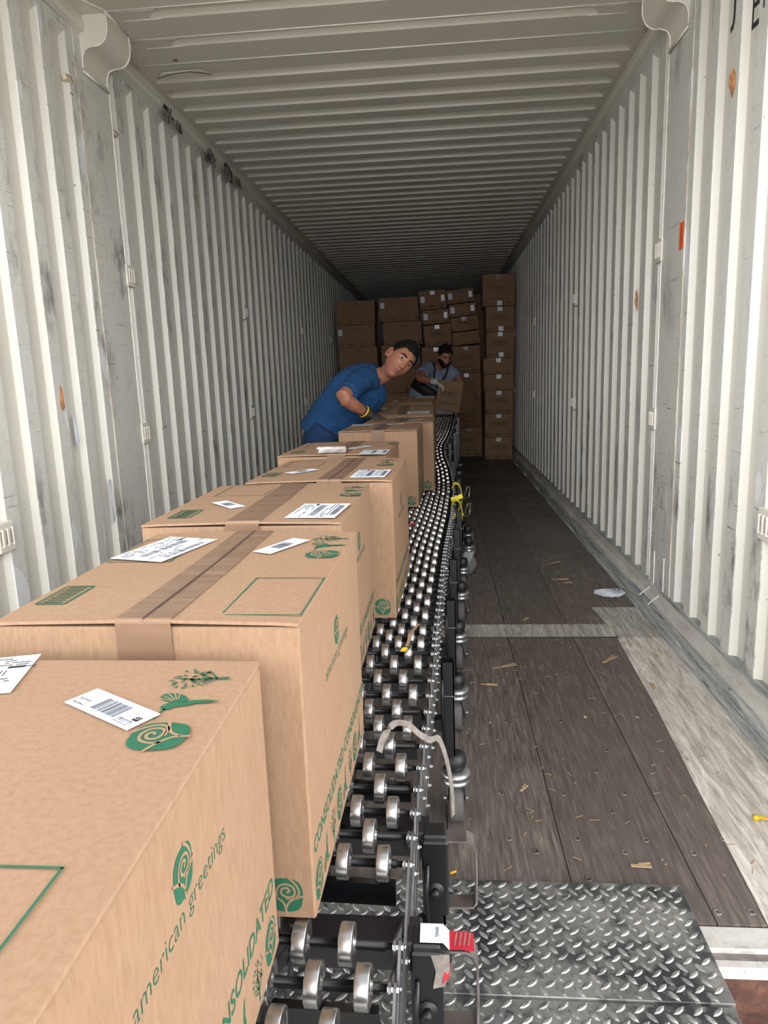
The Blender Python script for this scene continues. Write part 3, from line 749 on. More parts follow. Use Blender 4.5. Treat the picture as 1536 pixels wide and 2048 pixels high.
blob_sheet('cardboard_scrap', [(-0.055, 0), (0.0, 0.012), (0.05, 0.004), (0.02, -0.012), (-0.03, -0.008)], TR(3.70, 1.43), 'torn_card', 'thin brown cardboard sliver stuck in a groove of the right wall, beyond the orange tape', 'scrap', 0.003, 0.012)
blob_sheet('wood_scrap', [(-0.05, 0.0), (-0.03, 0.012), (0.04, 0.012), (0.05, 0.0), (0.03, -0.01)], TL(2.62, 1.06), 'torn_card', 'small brown chip of board stuck on the left wall', 'scrap', 0.003, 0.006)
blob_sheet('paper_residue', [(-0.06, -0.012), (-0.06, 0.01), (0.05, 0.014), (0.07, 0.0), (0.04, -0.01)], TL(2.70, 0.93), 'label_white', 'long white paper residue on the left wall below the brown chip', 'residue', 0.001, 0.002)
blob_sheet('paper_residue', [(-0.10, -0.006), (-0.09, 0.018), (0.0, 0.012), (0.09, 0.022), (0.10, 0.002), (0.02, -0.008)], TL(2.93, 0.60), 'label_white', 'long torn white paper strip low on the left wall beside the flat post', 'residue', 0.001, 0.003)
for (y, z, sz, lab) in ((3.97, 2.505, 0.05, 'crumpled dark grey tape wad on the left top rail, nearest the door'), (4.12, 2.495, 0.03, 'tiny dark tape wad on the left top rail beside the nearest wad'),
                        (4.69, 2.50, 0.05, 'crumpled dark tape wad on the left top rail, middle of the row'), (5.05, 2.50, 0.065, 'widest dark tape wad on the left top rail'), (5.28, 2.495, 0.04, 'dark tape wad on the left top rail, farthest from the door')):
    rr = random.Random(int(y * 100)); mb = MB()
    for q in range(9):
        pts = [(-1.188 - 0.01 * rr.random() + 0.012, y + sz * 1.3 * rr.uniform(-1, 1), z + sz * rr.uniform(-0.8, 0.8)) for _ in range(6)]
        mb.strip(pts, 0.016, 'grey_foil' if q % 4 else 'black_mark', 0.0015, (0.3, 0.2, 1))
    tag(mb.build('tape_wad'), lab, 'tape')
blob_sheet('paper_flap', [(-0.13, -0.022), (-0.10, 0.02), (0.02, 0.03), (0.10, 0.026), (0.13, -0.01), (0.05, -0.02)], Matrix.Translation((-1.0, 3.70, 2.594)) @ Matrix.Rotation(pi, 4, 'X'), 'rail_paint', 'loose pale torn sheet with dark edges hanging from the ceiling near its left edge', 'scrap', 0.0015, 0.006)
mb = MB(); mb.tube([(-1.13, 3.722, 2.588), (-1.05, 3.68, 2.586), (-0.95, 3.67, 2.586), (-0.90, 3.69, 2.586), (-0.86, 3.72, 2.588)], 0.0018, 'black_mark', 5); mb.build('torn_edge', bpy.data.objects['paper_flap'])

# ------------------------------------------------------------------ steel bridge plate with raised diamond lugs
def plate(name, y0, y1, x0, x1, ztop, label, seed):
    mb = MB(); mb.box(((x0 + x1) / 2, (y0 + y1) / 2, ztop - 0.005), (x1 - x0, y1 - y0, 0.010), 'diamond_steel', bev=0.0012)
    px, py = 0.0325, 0.0310; rr = random.Random(seed)
    j = 0; y = y0 + 0.012
    while y < y1 - 0.010:
        i = 0; x = x0 + 0.012 + (px / 2 if j % 2 else 0)
        while x < x1 - 0.010:
            a = rad(38 if j % 2 else -52) + rad(rr.uniform(-2, 2)); L, Wd, Hh = 0.0140, 0.0052, 0.0019
            c, s_ = cos(a), sin(a)
            ring = [(-1, 0), (-0.55, 0.8), (0, 1), (0.55, 0.8), (1, 0), (0.55, -0.8), (0, -1), (-0.55, -0.8)]
            vs = [(x + (u * L) * c - (v_ * Wd) * s_, y + (u * L) * s_ + (v_ * Wd) * c, ztop - 0.0001) for u, v_ in ring]
            vs += [(x + (u * L * 0.7) * c - (v_ * Wd * 0.5) * s_, y + (u * L * 0.7) * s_ + (v_ * Wd * 0.5) * c, ztop + Hh) for u, v_ in ring]
            mb.add(vs, [(k_, (k_ + 1) % 8, 8 + (k_ + 1) % 8, 8 + k_) for k_ in range(8)] + [tuple(range(8, 16))], 'diamond_lug')
            x += px; i += 1
        y += py / 2; j += 1
    o = mb.build(name, None, False); tag(o, label, 'metal plate'); return o
lp = plate('diamond_plate', 1.068, 1.358, -0.75, 0.727, 0.012, 'grey diamond plate bridging the doorway on the wooden floor', 1)
mb = MB(); T_ = Matrix.Translation((0.665, 1.334, 0.0125)); mb.lathe([(0.013, 0), (0.013, 0.001), (0.010, 0.0005)], 'black_mark', T_, 16); mb.build('lifting_hole', lp)
plate('diamond_plate', 0.25, 1.064, -0.80, 0.723, 0.010, 'diamond plate ramp beyond the thin joint, nearest the camera below the conveyor', 2)
#@@END_SETTING
#@@CARTONS
# ------------------------------------------------------------------ cartons on the conveyor
GC = 'cartons riding on the roller conveyor'
def loc_items(cx, cy, rz, items, k=1.0):
    """world xy positions of prints and labels -> the carton's own frame"""
    out = []
    for it in items:
        kind, x, y = it[:3]
        x = 0.2376 + (x - 0.2376) * k; y *= k
        dx, dy = x - cx, y - cy; a = dx * cos(rz) + dy * sin(rz); b = -dx * sin(rz) + dy * cos(rz)
        out.append((kind, a, b) + tuple(it[3:]))
    return out
def icons(x, y0, flip=False):
    r = pi / 2 if not flip else -pi / 2; s_ = 1 if not flip else -1
    return [('rose', x, y0, 0.047, r), ('bird', x + 0.002 * s_, y0 + 0.056 * s_, 0.062, 0.15 if not flip else pi), ('tree', x - 0.003 * s_, y0 + 0.104 * s_, 0.062, r)]
def labs(cx, cy, rz, items, k=1.0):
    o = []
    for it in items:
        kind, x, y = it[:3]; q = loc_items(cx, cy, rz, [(kind, x, y)], k)[0]
        o.append((kind, 'top', q[1], q[2]) + tuple(it[3:]))
    return o
# nearest carton: lower, cut by the frame
c1 = (-0.155, 0.452); K = 1.121
carton(0.385, 0.49, 0.350, (*c1, 0.450), 0.0, 'nearest cardboard carton on the conveyor, printed with green rose, bird and tree', GC,
       loc_items(*c1, 0, icons(0.017, 0.477) + [('rect', -0.045, 0.275, (0.15, 0.125), 0), ('ladder', -0.27, 0.29, 0.09, pi / 2), ('rect', -0.255, 0.53, (0.13, 0.13), 0)], K),
       labs(*c1, 0, [('bar', -0.040, 0.520, -0.55, 5, True), ('ship', -0.222, 0.575, 0.25, 11)], K), tape=(-0.150, 0.066), lift=0.003, logo_z=0.03, words=(0.118, -0.13), row0=-0.267)
c2 = (-0.103, 0.967)
carton(0.365, 0.462, 0.381, (*c2, 0.450), -0.02, 'second carton from the camera, white shipping label at the far left of its top', GC,
       loc_items(*c2, -0.02, icons(0.050, 1.034) + [('rect', 0.028, 0.83, (0.094, 0.15), 0), ('ladder', -0.253, 0.838, 0.075, pi / 2), ('rect', -0.225, 1.075, (0.10, 0.15), 0)]),
       labs(*c2, -0.02, [('bar', -0.022, 1.083, 1.12, 7), ('ship', -0.212, 1.075, 1.32, 12, (0.15, 0.095))]), tape=(0.002, 0.066), lift=0.008)
c3 = (-0.147, 1.525)
carton(0.392, 0.485, 0.381, (*c3, 0.450), -0.012, 'third carton from the camera, shipping label by the near right corner of its top', GC,
       loc_items(*c3, 0, icons(0.024, 1.590) + [('rect', -0.243, 1.675, (0.12, 0.15), 0), ('ladder', -0.290, 1.380, 0.085, pi / 2)]),
       labs(*c3, 0, [('bar', -0.229, 1.472, -0.85, 8), ('ship', -0.012, 1.385, 1.50, 13, (0.15, 0.10))]), tape=(0.005, 0.066), lift=0.008, seam_gap=0.0018)
c4 = (-0.084, 2.062)
carton(0.396, 0.492, 0.381, (*c4, 0.450), -0.03, 'fourth carton from the camera, full height corner standing over the rollers with curled black seam', GC,
       loc_items(*c4, 0, [('rose', 0.060, 2.135, 0.05, pi / 2), ('bird', 0.06, 2.2, 0.05, pi / 2), ('tree', 0.06, 2.25, 0.06, pi / 2), ('rect', -0.2, 2.2, (0.11, 0.16), 0), ('ladder', -0.246, 1.955, 0.08, pi / 2)]),
       labs(*c4, 0, [('bar', -0.168, 2.0, 0.9, 9), ('ship', 0.045, 1.925, 1.54, 14, (0.15, 0.095))]), tape=(0.03, 0.066), lift=0.008)
c5 = (-0.147, 2.700)
carton(0.392, 0.485, 0.381, (*c5, 0.450), -0.035, 'fifth carton from the camera, with a curl of clear tape on its near edge', GC,
       loc_items(*c5, 0, [('rose', -0.29, 2.56, 0.05, -pi / 2), ('bird', -0.29, 2.62, 0.04, -pi / 2), ('rect', -0.25, 2.83, (0.12, 0.16), 0), ('ladder', 0.044, 2.83, 0.075, pi / 2)]),
       labs(*c5, 0, [('bar', -0.075, 2.68, 1.0, 10), ('ship', 0.005, 2.50, 1.55, 15, (0.14, 0.095))]), tape=(0.02, 0.066), lift=0.006)
c6 = (-0.070, 3.700)
carton(0.392, 0.49, 0.388, (*c6, 0.450), -0.03, 'sixth carton from the camera, tall pale front with one printed rose at its foot', GC,
       loc_items(*c6, 0, [('ladder', 0.09, 3.88, 0.06, pi / 2), ('rose', -0.22, 3.54, 0.05, -pi / 2)]),
       labs(*c6, 0, [('bar', -0.02, 3.86, 0.5, 16), ('ship', -0.2, 3.88, 0.0, 17, (0.12, 0.11))]), tape=(0.0, 0.066), lift=0.003, tape_front=0.11)
c7 = (-0.005, 4.207)
carton(0.400, 0.49, 0.390, (*c7, 0.450), -0.01, 'seventh carton from the camera, under the gloved hand of the man in blue', GC,
       loc_items(*c7, 0, [('ladder', 0.16, 4.40, 0.06, pi / 2)]),
       labs(*c7, 0, [('bar', 0.09, 4.15, 0.8, 18), ('ship', -0.14, 4.33, 0.0, 19, (0.11, 0.10))]), tape=(0.01, 0.066), lift=0.003)
c8 = (-0.010, 4.775)
carton(0.392, 0.49, 0.385, (*c8, 0.492), 0.0, 'eighth carton from the camera, behind the gloved hand, label along its near right edge', GC,
       loc_items(*c8, 0, [('ladder', 0.11, 4.93, 0.09, 0)]),
       labs(*c8, 0, [('bar', -0.15, 4.85, 1.57, 20), ('ship', 0.09, 4.62, 0.0, 21, (0.14, 0.10))]), tape=(0.0, 0.066), lift=0.003, pitch=0.09)
c9 = (-0.010, 5.330)
carton(0.392, 0.48, 0.385, (*c9, 0.540), -0.06, 'ninth and farthest carton on the conveyor, in dim light behind the others', GC,
       loc_items(*c9, 0, [('ladder', 0.1, 5.2, 0.06, 0)]),
       labs(*c9, 0, [('bar', -0.09, 5.22, 1.57, 22), ('ship', 0.11, 5.47, 0.0, 23, (0.13, 0.10))]), tape=(0.0, 0.0), lift=0.003, pitch=0.07)
# curl of clear tape on the fifth carton
mb = MB(); mb.strip([(-0.155 - 0.0 * t, 2.475 + 0.022 * cos(t), 0.848 + 0.011 * sin(t)) for t in [-2.2 + 0.35 * i for i in range(15)]], 0.10, 'clear_tape', 0.0008)
tag(mb.build('tape_curl'), 'curled loop of clear tape standing on the near edge of the fifth carton', 'tape')

# ------------------------------------------------------------------ the stacked wall of cartons at the far end
GS = 'cartons stacked at the far end of the container'
def stack(col, Y, rows, depth, ang=0.0, names=None, kinds=None, down=True):
    for i, (x0, x1, z0, z1) in enumerate(rows):
        w = x1 - x0; h = z1 - z0 - 0.002; kd = kinds[i] if kinds else 'logo'
        a = rad(ang[i] if isinstance(ang, (list, tuple)) else ang)
        cx = (x0 + x1) / 2 + sin(a) * h / 2
        lb = []
        fw = w / 2; fh = h / 2
        if 'wl' in kd: lb.append(('gloss', 'front', -w / 2 + 0.045, h - 0.095 if h > 0.26 else h * 0.55, 0, 0, (0.055, 0.075), 'label_white'))
        if 'wr' in kd: lb.append(('gloss', 'front', w / 2 - 0.045, h * 0.55, 0, 0, (0.045, 0.075), 'sticker_tape_gleam'))
        if 'tp' in kd: lb.append(('gloss', 'front', 0, h - 0.028, 0, 0, (0.062, 0.05), 'packing_tape' if 'dull' in kd else 'sticker_tape_gleam'))  # labels and tape ends; tape not dull has its reflection painted pale
        if 'bt' in kd: lb.append(('gloss', 'front', 0.01, 0.035, 0, 0, (0.062, 0.055), 'sticker_tape_gleam'))  # lower tape end, its gleam put into the pale colour
        carton(w, depth, h, (cx, Y + depth / 2, z0 + 0.001), 0.0, names[i], GS, labels=lb, roll=-a, side=False, front_rose=False, front_row=True,
               front_logo=(0.82 if 'logo' in kd else None), care='care' in kd, word='word' in kd, tape=(0, 0), flaps=False)
stack('A', 9.50, [(-1.115, -0.606, 1.788, 2.093), (-1.123, -0.617, 1.497, 1.786), (-1.11, -0.594, 1.198, 1.495), (-1.117, -0.605, 0.898, 1.196), (-1.115, -0.606, 0.598, 0.896), (-1.112, -0.603, 0.299, 0.596), (-1.115, -0.606, 0.0, 0.297)], 0.38,
      [0, 0.3, 0.3, 0, 0, 0, 0], ['top carton of the leftmost stack', 'leftmost stack, second carton from the top with a small white label at its left', 'leftmost stack, third carton from the top, shifted a little right',
       'leftmost stack, fourth carton from the top, beside the back of the man in blue', 'leftmost stack, third carton from the floor behind the man in blue', 'leftmost stack, second carton from the floor', 'leftmost stack, carton standing on the floor'],
      ['logo', 'logo wl', 'logo', 'logo', 'logo', 'logo', 'logo'])
stack('B', 9.50, [(-0.552, -0.035, 1.808, 2.11), (-0.504, 0.004, 1.508, 1.804), (-0.534, -0.023, 1.190, 1.504), (-0.538, -0.031, 0.884, 1.186), (-0.549, -0.038, 0.579, 0.880), (-0.545, -0.035, 0.288, 0.575), (-0.545, -0.035, 0.0, 0.284)], 0.38,
      [0.2, 0.3, 0, 0, 0, 0, 0], ['second stack from the left, top carton with a white label at its left', 'second stack from the left, carton above the head of the man in blue', 'second stack from the left, carton behind the head of the man in blue',
       'second stack from the left, carton just below the face of the man in blue', 'second stack from the left, third carton from the floor', 'second stack from the left, second carton from the floor', 'second stack from the left, carton on the floor'],
      ['logo wl', 'logo', 'logo', 'logo', 'logo', 'logo', 'logo'])
stack('C', 9.50, [(-0.02, 0.332, 1.945, 2.180), (0.015, 0.365, 1.758, 1.938), (0.036, 0.39, 1.473, 1.748), (-0.005, 0.371, 1.151, 1.460), (0.001, 0.379, 0.838, 1.149), (0.0, 0.38, 0.558, 0.836), (0.0, 0.38, 0.279, 0.556), (0.0, 0.38, 0.0, 0.277)], 0.5,
      [3.6, 3.6, 4.2, 0, 0, 0, 0, 0], ['middle stack, tilted top carton with a white sticker at its top edge', 'middle stack, flat tilted carton second from the top', 'middle stack, tilted carton third from the top printed with a row of handling symbols', 'middle stack, carton behind the head of the bearded man, bright sticker at its top',
       'middle stack, carton behind the torso of the bearded man', 'middle stack, third carton from the floor', 'middle stack, second carton from the floor', 'middle stack, carton on the floor'],
      ['logo tp wr wl', 'logo wl wr', 'care tp', 'tp', 'logo', 'logo', 'logo', 'logo'])
stack('D', 9.52, [(0.338, 0.688, 2.012, 2.185), (0.366, 0.716, 1.846, 2.002), (0.386, 0.742, 1.656, 1.838), (0.405, 0.760, 1.480, 1.646), (0.386, 0.764, 1.113, 1.462), (0.391, 0.771, 0.758, 1.110), (0.412, 0.777, 0.392, 0.755), (0.420, 0.784, 0.0, 0.388)], 0.42,
      [5.2, 5.0, 5.0, 4.2, 0.6, 0.3, 0, 0], ['fourth stack from the left, tilted top carton with bright white labels at both ends', 'fourth stack from the left, tilted carton second from the top', 'fourth stack from the left, tilted carton third from the top with tape at its middle', 'fourth stack from the left, tilted carton fourth from the top',
       'fourth stack from the left, large carton right of the head of the bearded man', 'fourth stack from the left, carton behind the one being carried', 'fourth stack from the left, second carton from the floor', 'fourth stack from the left, tall carton on the floor'],
      ['logo wl wr', 'logo wl wr', 'care tp dull', 'logo', 'care word tp dull', 'care word tp', 'care word', 'care word tp dull'])
stack('E', 9.10, [(0.777, 1.167, 1.913, 2.293), (0.818, 1.162, 1.605, 1.909), (0.822, 1.162, 1.287, 1.602), (0.783, 1.157, 1.084, 1.284), (0.788, 1.157, 0.882, 1.081), (0.799, 1.151, 0.590, 0.879), (0.797, 1.147, 0.289, 0.586), (0.793, 1.143, 0.0, 0.286)], 0.5,
      [0.8, 0.3, 0.3, 0, 0, 0, 0, 0], ['rightmost stack, large top carton beside the right wall', 'rightmost stack, carton just under the large top one', 'rightmost stack, third carton from the top', 'rightmost stack, upper of the two flat cartons halfway up', 'rightmost stack, lower of the two flat cartons halfway up',
       'rightmost stack, third carton from the floor', 'rightmost stack, second carton from the floor', 'rightmost stack, carton standing on the floor'],
      ['care word bt tp dull', 'care bt tp', 'care bt tp', 'tp', 'tp', 'care tp', 'care tp', 'care tp'])
carton(0.36, 0.40, 0.34, (0.66, 10.15, 1.82), 0.0, 'carton of the row behind, its top showing between the fourth and rightmost stacks', GS, side=False, front_rose=False, front_row=True, tape=(0, 0), flaps=False)
carton(0.40, 0.40, 1.80 / 5, (0.66, 10.15, 1.455), 0.0, 'carton of the row behind, under the one that shows between the two right stacks', GS, side=False, front_rose=False, front_row=True, tape=(0, 0), flaps=False)
for i in range(4):
    carton(0.40, 0.40, 0.362, (0.66, 10.15, i * 0.3635), 0.0, ['carton of the row behind, on the floor between the two right stacks', 'carton of the row behind, second from the floor', 'carton of the row behind, third from the floor', 'carton of the row behind, fourth from the floor'][i], GS, side=False, front_rose=False, front_row=True, tape=(0, 0), flaps=False)
# carton being lifted off the end of the conveyor
u_ = Vector((0.97, -0.10, -0.10)); v_ = Vector((-0.24, -0.10, -0.95)); w_ = Vector((0.50, 0.84, -0.24))
u_ = Vector((0.90, -0.42, -0.12)).normalized(); v_ = (Vector((-0.22, 0.0, -0.97)) - u_ * Vector((-0.22, 0.0, -0.97)).dot(u_)).normalized(); w_ = (-v_).cross(u_).normalized()
held = carton(0.29, 0.36, 0.33, (0, 0, 0), 0, 'tilted carton being lifted off the far end of the conveyor by the bearded man', 'carton in the hands of the bearded man', side=False, front_rose=False, care=True, word=True, tape=(0, 0), flaps=False)
pt = Vector((0.479, 7.62, 1.015))
ctr = pt - u_ * 0.145 + w_ * 0.18 + v_ * 0.33
held.rotation_mode = 'QUATERNION'
mt_ = Matrix((u_, w_, -v_)).transposed(); held.rotation_quaternion = mt_.to_quaternion(); held.location = ctr
del held['group']
#@@END_CARTONS
#@@CONVEYOR
# ------------------------------------------------------------------ expandable skate-wheel conveyors
def lerp(tab, y):
    for (a, va), (b, vb) in zip(tab, tab[1:]):
        if y <= b: return va + (vb - va) * max(0, (y - a)) / (b - a)
    return tab[-1][1]
XR = [(0.5, 0.160), (0.87, 0.172), (1.2, 0.187), (1.55, 0.199), (1.94, 0.210), (2.65, 0.235), (3.34, 0.272), (4.0, 0.296), (4.4, 0.299), (4.75, 0.290), (5.1, 0.262), (5.4, 0.252), (5.6, 0.260), (5.9, 0.285), (6.5, 0.325), (7.1, 0.352), (7.7, 0.380), (8.0, 0.39)]
ZC = [(0, 0.450), (4.3, 0.450), (4.7, 0.482), (5.6, 0.575), (6.4, 0.605), (7.7, 0.665), (8.5, 0.69)]
WID = 0.565
WHEEL_R = 0.024
def wheel_mesh():
    mb = MB(); T = Matrix.Rotation(pi / 2, 4, 'Y')
    mb.lathe([(0.0065, -0.011), (0.0075, -0.0085), (0.0160, -0.0060), (0.0190, -0.0078), (0.0200, -0.0082), (0.0232, -0.0082), (0.0234, -0.0081), (0.0239, -0.0074), (0.0240, -0.0070), (0.0240, 0.0070), (0.0239, 0.0074), (0.0234, 0.0081), (0.0232, 0.0082), (0.0200, 0.0082), (0.0190, 0.0078), (0.0160, 0.0060), (0.0075, 0.0085), (0.0065, 0.011)], 'wheel_steel', T, 28)
    return mb
def frame_at(y):
    """origin on the right lattice line at axle height, lateral axis, heading"""
    e = 0.01; p = Vector((lerp(XR, y), y, lerp(ZC, y) - WHEEL_R)); q = Vector((lerp(XR, y + e), y + e, lerp(ZC, y + e) - WHEEL_R))
    t = (q - p).normalized(); lat = Vector((1, 0, 0)) - t * t.x; lat.z = 0; lat.normalize(); up = lat.cross(t)
    return p, lat, t, up
WM = wheel_mesh(); wsrc = None; NW = [0]
def conveyor(label, rows, legs_y, nvis, zlow, group):
    global wsrc
    root = empty('roller_conveyor', (lerp(XR, rows[0]) - WID / 2, rows[0], 0)); tag(root, label, 'conveyor', None)
    inv = Matrix.Translation(-root.location)
    rest = MB(); placed = 0
    F = [frame_at(y) for y in rows]
    cand = []
    for i, (p, lat, t, up) in enumerate(F):
        mb = MB(); mb.cyl(inv @ (p - lat * (WID + 0.012)), inv @ (p + lat * 0.012), 0.0042, 'axle_black', 8)
        # spacer sleeves
        mb.cyl(inv @ (p - lat * (WID - 0.01)), inv @ (p - lat * 0.008), 0.0062, 'axle_black', 10)
        mb.build('axle', root)
        offs = [0.026 + 0.0565 * j for j in range(10)] if i % 2 == 0 else [0.054 + 0.0565 * j for j in range(9)]
        for o_ in offs:
            c = p - lat * o_; cand.append((c, lat, t, up))
    def visible(c):
        y, x = c.y, c.x
        if y < 0.75: lim = 0.02
        elif y < 1.2: lim = 0.06
        elif y < 1.78: lim = 0.02
        elif y < 2.9: lim = 0.09
        else: lim = 0.13
        return x > lim
    vis = [c for c in cand if visible(c[0])][:nvis]; vset = {id(c) for c in vis}
    for c in cand:
        p, lat, t, up = c
        T = Matrix((( lat.x, t.x, up.x, p.x), (lat.y, t.y, up.y, p.y), (lat.z, t.z, up.z, p.z), (0, 0, 0, 1)))
        if id(c) in vset:
            if wsrc is None: o = WM.build('skate_wheel', root); wsrc = o
            else: o = wsrc.copy(); COL.objects.link(o); o.parent = root
            o.matrix_local = inv @ T
        else:
            for q, (fs, sm) in enumerate(((WM.f, True),)): rest.add([tuple((inv @ T) @ Vector(v)) for v in WM.v], fs, 'wheel_steel', None, True)
    if rest.v: r_ = rest.build('skate_wheel', root, False); r_['kind'] = 'stuff'
    # lattice: each link runs from a top joint to a bottom joint two rows on, crossing its neighbours
    restl = MB(); nl = 0
    def bar(mb, a, b, lat, off, T0=inv):
        a = a + lat * off; b = b + lat * off; mid = (a + b) / 2; d = (b - a).normalized(); sd = d.cross(lat).normalized() * 0.0095; th = lat * 0.0016
        pts = []
        n_ = 5
        for k_ in range(n_ + 1):
            an = pi / 2 + pi * k_ / n_; pts.append(a + (d * cos(an) + sd.normalized() * sin(an)) * 0.0095)
        for k_ in range(n_ + 1):
            an = -pi / 2 + pi * k_ / n_; pts.append(b + (d * cos(an) + sd.normalized() * sin(an)) * 0.0095)
        n = len(pts); vs = [T0 @ (p + th * s_) for s_ in (-1, 1) for p in pts]
        mb.add(vs, [tuple(range(n)), tuple(range(n, 2 * n))] + [(k_, (k_ + 1) % n, n + (k_ + 1) % n, n + k_) for k_ in range(n)], 'link_steel')
        for c_ in (a, mid, b):
            mb.cyl(T0 @ (c_ - lat * 0.003), T0 @ (c_ + lat * 0.0042), 0.0050, 'zinc', 6, smooth=False)
            mb.cyl(T0 @ (c_ + lat * 0.0042), T0 @ (c_ + lat * 0.0070), 0.0026, 'zinc', 6)
    span = 2
    for line, off in (('r', 0.0), ('m', -0.145), ('l', -WID)):
        for i in range(len(rows)):
            for sgn in (1, -1):
                j = i + sgn * span
                if not 0 <= j < len(rows): continue
                p, lat, t, up = F[i]; q, lat2, t2, up2 = F[j]
                a = p + lat * (off + (0.004 if sgn > 0 else 0.010)); b = q + lat2 * (off + (0.004 if sgn > 0 else 0.010)) - Vector((0, 0, zlow))
                if line == 'r' and nl < 96:
                    mb = MB(); bar(mb, a, b, lat, 0); mb.build('scissor_link', root); nl += 1
                elif line != 'm' or (i % 2 == 0 and p.y < 3.85): bar(restl, a, b, lat, 0)
    if restl.v: r_ = restl.build('scissor_link', root, False); r_['kind'] = 'stuff'
    # dark cross bars under every second row
    for i in range(0, len(rows), 2):
        p, lat, t, up = F[i]; mb = MB()
        c_ = p - lat * (WID / 2) - up * 0.046
        T = inv @ Matrix(((lat.x, t.x, up.x, c_.x), (lat.y, t.y, up.y, c_.y), (lat.z, t.z, up.z, c_.z), (0, 0, 0, 1)))
        mb.box((0, 0, 0), (WID - 0.02, 0.012, 0.034), 'black_paint', T); mb.build('cross_bar', root)
    # legs
    for ly, kind in legs_y:
        p, lat, t, up = frame_at(ly)
        for side in (1, -1):
            base = p if side > 0 else p - lat * WID
            x0 = base + lat * (0.042 * side)
            if kind == 'handle': x0 = base + lat * (0.036 * side)
            zf = 0.0125 if ly < 1.36 else 0.0; x0 = inv @ Vector((x0.x, x0.y, 0)); ztop = p.z + (0.006 if kind != 'handle' else -0.062)
            leg = MB(); tw = 0.030
            # open square tube
            zb = 0.185
            for a_, b_, dx, dy in ((0, 1, tw, 0.003), (0, -1, tw, 0.003), (1, 0, 0.003, tw), (-1, 0, 0.003, tw)):
                leg.box((x0.x + a_ * (tw / 2 - 0.0015), x0.y + b_ * (tw / 2 - 0.0015), (ztop + zb) / 2), (dx, dy, ztop - zb), 'black_paint')
            leg.box((x0.x, x0.y, zb), (tw, tw, 0.006), 'black_paint')
            for zz in ((ztop - 0.05), (ztop - 0.16)): leg.cyl((x0.x + side * tw / 2, x0.y, zz), (x0.x + side * (tw / 2 + 0.0012), x0.y, zz), 0.005, 'black_cap', 10)
            leg.box((x0.x, x0.y, ztop - 0.085), (tw + 0.002, tw + 0.002, 0.002), 'raw_steel')
            # strut rod bolting leg to lattice
            leg.tube([(x0.x - side * 0.012, x0.y - 0.022, ztop - 0.04), (x0.x - side * 0.014, x0.y - 0.03, ztop - 0.09), (x0.x - side * 0.012, x0.y - 0.02, ztop - 0.15), (x0.x - side * 0.01, x0.y - 0.016, zb)], 0.0035, 'black_paint', 6)
            leg.cyl((x0.x - side * 0.045, x0.y, ztop - 0.035), (x0.x - side * 0.01, x0.y, ztop - 0.035), 0.006, 'zinc', 8)
            L = leg.build('leg', root)
            if kind == 'handle':
                # outer sleeve, cap and bent flat-steel handle
                m2 = MB(); s1 = 0.042; zt = ztop + 0.0; zb2 = zt - 0.135
                m2.box((x0.x, x0.y, (zt + zb2) / 2), (s1, s1, zt - zb2), 'black_paint', bev=0.003)
                m2.box((x0.x, x0.y, zt + 0.004), (s1 - 0.004, s1 - 0.004, 0.012), 'black_cap', bev=0.003)
                m2.cyl((x0.x, x0.y - s1 / 2 - 0.002, zt - 0.085), (x0.x, x0.y - s1 / 2 + 0.001, zt - 0.085), 0.014, 'black_cap', 18)
                m2.cyl((x0.x, x0.y - s1 / 2 - 0.013, zt - 0.085), (x0.x, x0.y - s1 / 2, zt - 0.085), 0.006, 'black_cap', 6)
                m2.build('sleeve', L)
                m3 = MB(); o_ = side * s1 / 2
                m3.strip([(x0.x - o_, x0.y, zt - 0.002), (x0.x + o_, x0.y, zt - 0.002), (x0.x + o_ + side * 0.030, x0.y, zt - 0.002), (x0.x + o_ + side * 0.041, x0.y, zt - 0.008), (x0.x + o_ + side * 0.045, x0.y, zt - 0.02), (x0.x + o_ + side * 0.046, x0.y, zt - 0.07), (x0.x + o_ + side * 0.045, x0.y, zt - 0.112), (x0.x + o_ + side * 0.040, x0.y, zt - 0.122), (x0.x + o_, x0.y, zt - 0.124)], 0.030, 'raw_steel', 0.003, (0, 1, 0))
                m3.build('handle', L)
            # caster
            big = kind == 'big'; r = 0.066 if big else 0.055
            ang = {'big': rad(96), 'handle': rad(10)}.get(kind, rad(RND.uniform(-14, 14)))
            cm = Matrix.Translation((x0.x + (0.045 * side if big else (side * 0.016 if kind != 'handle' else -side * 0.012)), x0.y, zf)) @ Matrix.Rotation(ang, 4, 'Z')
            m4 = MB()
            m4.lathe([(0.012, 2 * r + 0.085), (0.023, 2 * r + 0.08), (0.026, 2 * r + 0.062), (0.023, 2 * r + 0.046), (0.017, 2 * r + 0.042)][::-1], 'black_cap', cm, 14)
            m4.lathe([(0.030, 2 * r + 0.040), (0.037, 2 * r + 0.034), (0.037, 2 * r + 0.026), (0.031, 2 * r + 0.022), (0.034, 2 * r + 0.016), (0.037, 2 * r + 0.010), (0.030, 2 * r + 0.006)][::-1], 'zinc' if kind != 'handle' else 'black_cap', cm, 22)
            for s2 in (-1, 1):
                vs = [(s2 * 0.023, -0.030, 2 * r + 0.010), (s2 * 0.023, 0.024, 2 * r + 0.010), (s2 * 0.024, 0.036, r + 0.02), (s2 * 0.024, 0.034, r - 0.012), (s2 * 0.024, 0.014, r - 0.012), (s2 * 0.024, -0.012, r + 0.03)]
                vs2 = [(x - s2 * 0.003, y, z) for x, y, z in vs]; n = 6
                m4.add(vs + vs2, [tuple(range(n)), tuple(range(n, 2 * n))] + [(k_, (k_ + 1) % n, n + (k_ + 1) % n, n + k_) for k_ in range(n)], 'grey_fork' if big else ('zinc' if kind != 'handle' else 'black_cap'), cm)
